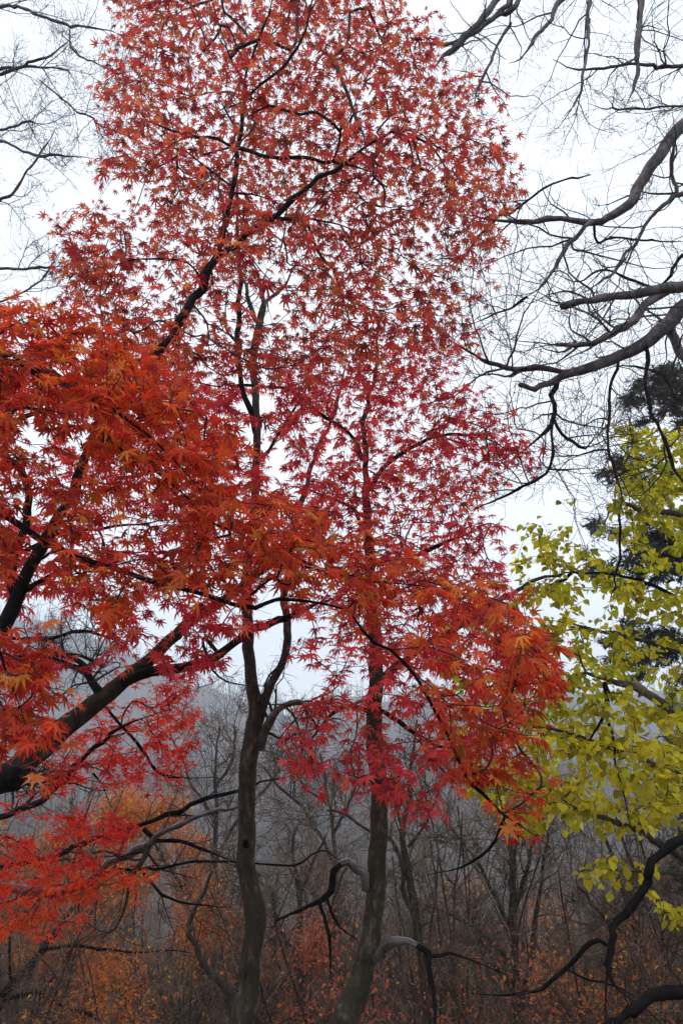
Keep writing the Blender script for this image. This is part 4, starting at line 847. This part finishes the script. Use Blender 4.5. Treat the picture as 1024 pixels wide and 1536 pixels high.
for ring, (ya, yb, n, md) in enumerate(((8.4, 12, 13, 1.2), (12, 20, 40, 1.4), (20, 34, 70, 1.9), (34, 62, 90, 2.6))):
    m = 0
    for tr in range(2000):
        if m >= n: break
        y = r_.uniform(ya, yb); x = r_.uniform(-.62, .62) * y
        if not ok(x, y, md): continue
        spots.append((x, y)); i = k % 5
        sc = r_.uniform(.75, 1.15) * (.62 if ring == 0 else (.8 if ring == 1 else 1.0))
        gz = float(ground_z(x, y)); sc = min(sc, (1.6 - r_.uniform(.03, .15) * y - gz) / ((8, 10, 7, 9, 6)[i] * .95))
        if sc < .3: sc = .3
        place(B[i], not used[i], (x, y, gz), r_.uniform(0, 6.28), sc,
              'thin brown grey tree, bare or nearly so, tangled in the thicket on the falling slope', 'bare tree', 'trees of the valley thicket')
        used[i] = True; k += 1; m += 1

for ya, yb, n, md in ((7.8, 13, 18, .9), (13, 24, 36, 1.3), (24, 45, 44, 1.8)):
    m = 0
    for tr in range(3000):
        if m >= n: break
        y = r_.uniform(ya, yb); x = r_.uniform(-.62, .62) * y
        if not ok(x, y, md): continue
        spots.append((x, y)); i = 5 + m % 3
        place(B[i], not used[i], (x, y, float(ground_z(x, y))), r_.uniform(0, 6.28), r_.uniform(.8, 1.25),
              'tangled low brown shrub of fine stems on the thicket slope', 'shrub', 'brush shrubs of the valley thicket')
        used[i] = True; m += 1

# autumn coloured trees in and behind the thicket
def autumn(nm, px, pytop, Y, H, seed, mat, leaves, label, stems=3, lsize=.06, leafz=(.3, 1.05), cat='autumn tree'):
    q = P(px, pytop, Y); H = float(q[2] - ground_z(q[0], q[1])) / .95
    rt = proto(seed, H, stems, int(leaves * 2.4), mat, nm, n1=11, n2=5, lean=.28, lsize=lsize, leafz=leafz)
    place(rt, True, (q[0], q[1], float(ground_z(q[0], q[1]))), 0, 1, label, cat, None)
    zm = max(v.co.z for c in rt.children if c.name.startswith('twigs') for v in c.data.vertices)
    sc = H * .95 / zm; rt.scale = (sc, sc, sc)
autumn('autumn_tree', 120, 1165, 13, 9, 301, L_rus, 5200, 'russet brown leaved tree behind the leaning mossy trunk', 4, .07, (.45, 1.1))
autumn('autumn_tree', 235, 1185, 15, 9, 302, L_rus, 2600, 'pale russet tree against the misty hill left of the left middle trunk', 3, .07, (.6, 1.1))
autumn('autumn_tree', 20, 1200, 16, 9, 303, L_rus, 4000, 'dull orange tree at the left edge behind the vivid maple tiers', 3, .09)
autumn('autumn_shrub', 240, 1310, 8.2, 5, 304, L_rus, 2600, 'golden orange shrub under the long branches at the lower left', 4, .04, (.35, 1.1), 'autumn shrub')
autumn('autumn_shrub', 320, 1290, 12, 6, 305, L_rus, 2600, 'orange pink shrub touching the left side of the left middle trunk', 4, .042, (.5, 1.1), 'autumn shrub')
autumn('autumn_shrub', 592, 1432, 7.0, 4, 306, L_far, 1500, 'orange maple shrub right of the foot of the leaning middle trunk', 4, .034, (.3, 1.1), 'autumn shrub')
autumn('autumn_shrub', 478, 1436, 7.2, 4, 307, L_far, 1000, 'salmon pink leaved shrub between the feet of the two middle trunks', 4, .038, (.5, 1.1), 'autumn shrub')
autumn('autumn_shrub', 800, 1400, 7.6, 5, 308, L_rus, 900, 'amber leaved shrub low in front of the many stemmed leafless tree', 4, .042, (.3, 1.1), 'autumn shrub')
autumn('autumn_shrub', 930, 1260, 12, 7, 309, L_far, 1800, 'pinkish orange tree under the yellow leaves at the right', 3, .06, (.4, 1.1), 'autumn shrub')
autumn('autumn_shrub', 980, 1400, 7.4, 4, 310, L_rus, 1300, 'rust orange shrub in the lower right corner behind the black branches', 4, .04, (.2, 1.1), 'autumn shrub')
autumn('autumn_shrub', 690, 1340, 14, 7, 311, L_rus, 500, 'sparse rusty shrub between the right middle trunk and the many stemmed tree', 3, .065, (.4, 1.1), 'autumn shrub')
autumn('autumn_shrub', 520, 1340, 13, 6, 312, L_far, 900, 'dull red shrub half hidden behind the leaning middle trunk', 4, .06, (.4, 1.1), 'autumn shrub')
autumn('autumn_shrub', 870, 1330, 16, 8, 313, L_rus, 1500, 'orange speckled tree behind the small yellow spray at the right', 3, .07, (.3, 1.1), 'autumn shrub')

# ================================================================ FAR BARE WOODS (one uncountable mass)
r_ = np.random.default_rng(88); mb = MB()
def wood(n, ya, yb, H, k, rad):
    y = ya + (yb - ya) * r_.uniform(0, 1, n) ** .9; x = r_.uniform(-.75, .75, n) * y; z = ground_z(x, y)
    for i in range(n):
        h = H * r_.uniform(.6, 1.15); b = np.array([x[i], y[i], z[i] - .3])
        c = b + np.array([[0, 0, 0], [r_.normal(0, .2), 0, h * .4], [r_.normal(0, .5), r_.normal(0, .4), h * .75], [r_.normal(0, .8), r_.normal(0, .5), h]])
        mb.tube(c, np.array([1.6, 1.3, .8, .4]) * rad, 3)
        for j in range(k):
            t = r_.uniform(.25, 1); s = b + (c[-1] - b) * t; l = h * .4 * (1.25 - t) ; a = r_.uniform(0, 6.28)
            v = np.array([math.cos(a), math.sin(a), r_.uniform(.6, 1.8)]); v /= np.linalg.norm(v)
            mb.tube(np.array([s, s + v * l * .5, s + v * l + r_.normal(0, .15 * l, 3)]), np.array([.6, .4, .25]) * rad, 3)
wood(420, 62, 95, 10, 26, .045); wood(650, 95, 140, 10, 22, .06); wood(2600, 165, 415, 11, 10, .14)
o = mb.build('woods', M_wood); o['kind'] = 'stuff'; o['label'] = 'mass of bare grey brown woods covering the hillside across the valley'; o['category'] = 'woods'

# grey cliffs on the far slope
def cliff(px, py, Y, wd, h, seed, label):
    c = P(px, py, Y); r = np.random.default_rng(seed); n, m = 26, 18; u, v = np.meshgrid(np.linspace(-1, 1, n), np.linspace(0, 1, m))
    z0 = float(ground_z(c[0], c[1])) - 2
    H = (c[2] + h - z0) * (1 - .35 * np.abs(u) ** 2 + .08 * wav(u * 3, v * 0, 1, seed))
    X = u * wd; Z = v * H; Yy = v * 4 + (u ** 2) * 8 + 1.1 * wav(X, Z * .4, 4, seed) + .5 * wav(X, Z, 1.3, seed + 1)
    V = np.stack([X + c[0], Yy + c[1], Z + z0], -1).reshape(-1, 3)
    Vb = V + [0, 10, -1.5]; i = (np.arange(m - 1)[:, None] * n + np.arange(n - 1)[None]).ravel(); o = n * m
    F = np.concatenate([np.stack([i, i + 1, i + n + 1], 1), np.stack([i, i + n + 1, i + n], 1), np.stack([i + o, i + n + 1 + o, i + 1 + o], 1), np.stack([i + o, i + n + o, i + n + 1 + o], 1)])
    e = (m - 1) * n + np.arange(n - 1); F = np.concatenate([F, np.stack([e, e + 1, e + 1 + o], 1), np.stack([e, e + 1 + o, e + o], 1)])
    b = MB(); b.add(np.concatenate([V, Vb]), F)
    ob = b.build('cliff', M_cliff); ob['kind'] = 'structure'; ob['label'] = label
M_cliff = earth('grey_rock', c4(.09, .09, .10), c4(.17, .17, .18), c4(.28, .28, .29), .6, .12)
cliff(430, 1262, 118, 9, 5, 1, 'grey rock face beyond the thicket between the two middle trunks')
cliff(850, 1285, 116, 8, 4, 2, 'grey rock face low beyond the thicket at right')

# ================================================================ HAZE
X0, X1, Ya, Yb, Z0, Z1 = -440, 440, -65, 570, -60, 100
V = np.array([(x, y, z) for x in (X0, X1) for y in (Ya, Yb) for z in (Z0, Z1)], float)
F = [(0, 1, 3), (0, 3, 2), (4, 6, 7), (4, 7, 5), (0, 4, 5), (0, 5, 1), (2, 3, 7), (2, 7, 6), (0, 2, 6), (0, 6, 4), (1, 5, 7), (1, 7, 3)]
hm = bpy.data.materials.new('haze'); hm.use_nodes = True; N = hm.node_tree.nodes; N.remove(N['Principled BSDF'])
pv = N.new('ShaderNodeVolumePrincipled'); pv.inputs['Color'].default_value = (.87, .94, 1.0, 1); pv.inputs['Density'].default_value = .0019
hm.node_tree.links.new(pv.outputs[0], N['Material Output'].inputs['Volume'])
hb_ = MB(); hb_.add(V, F); o = hb_.build('haze', hm, smooth=False); o['kind'] = 'stuff'; o['label'] = 'thin pale mist filling the valley'

for o in scene.objects:
    if '_loc' in o: del o['_loc']
print('objects', len(scene.objects))
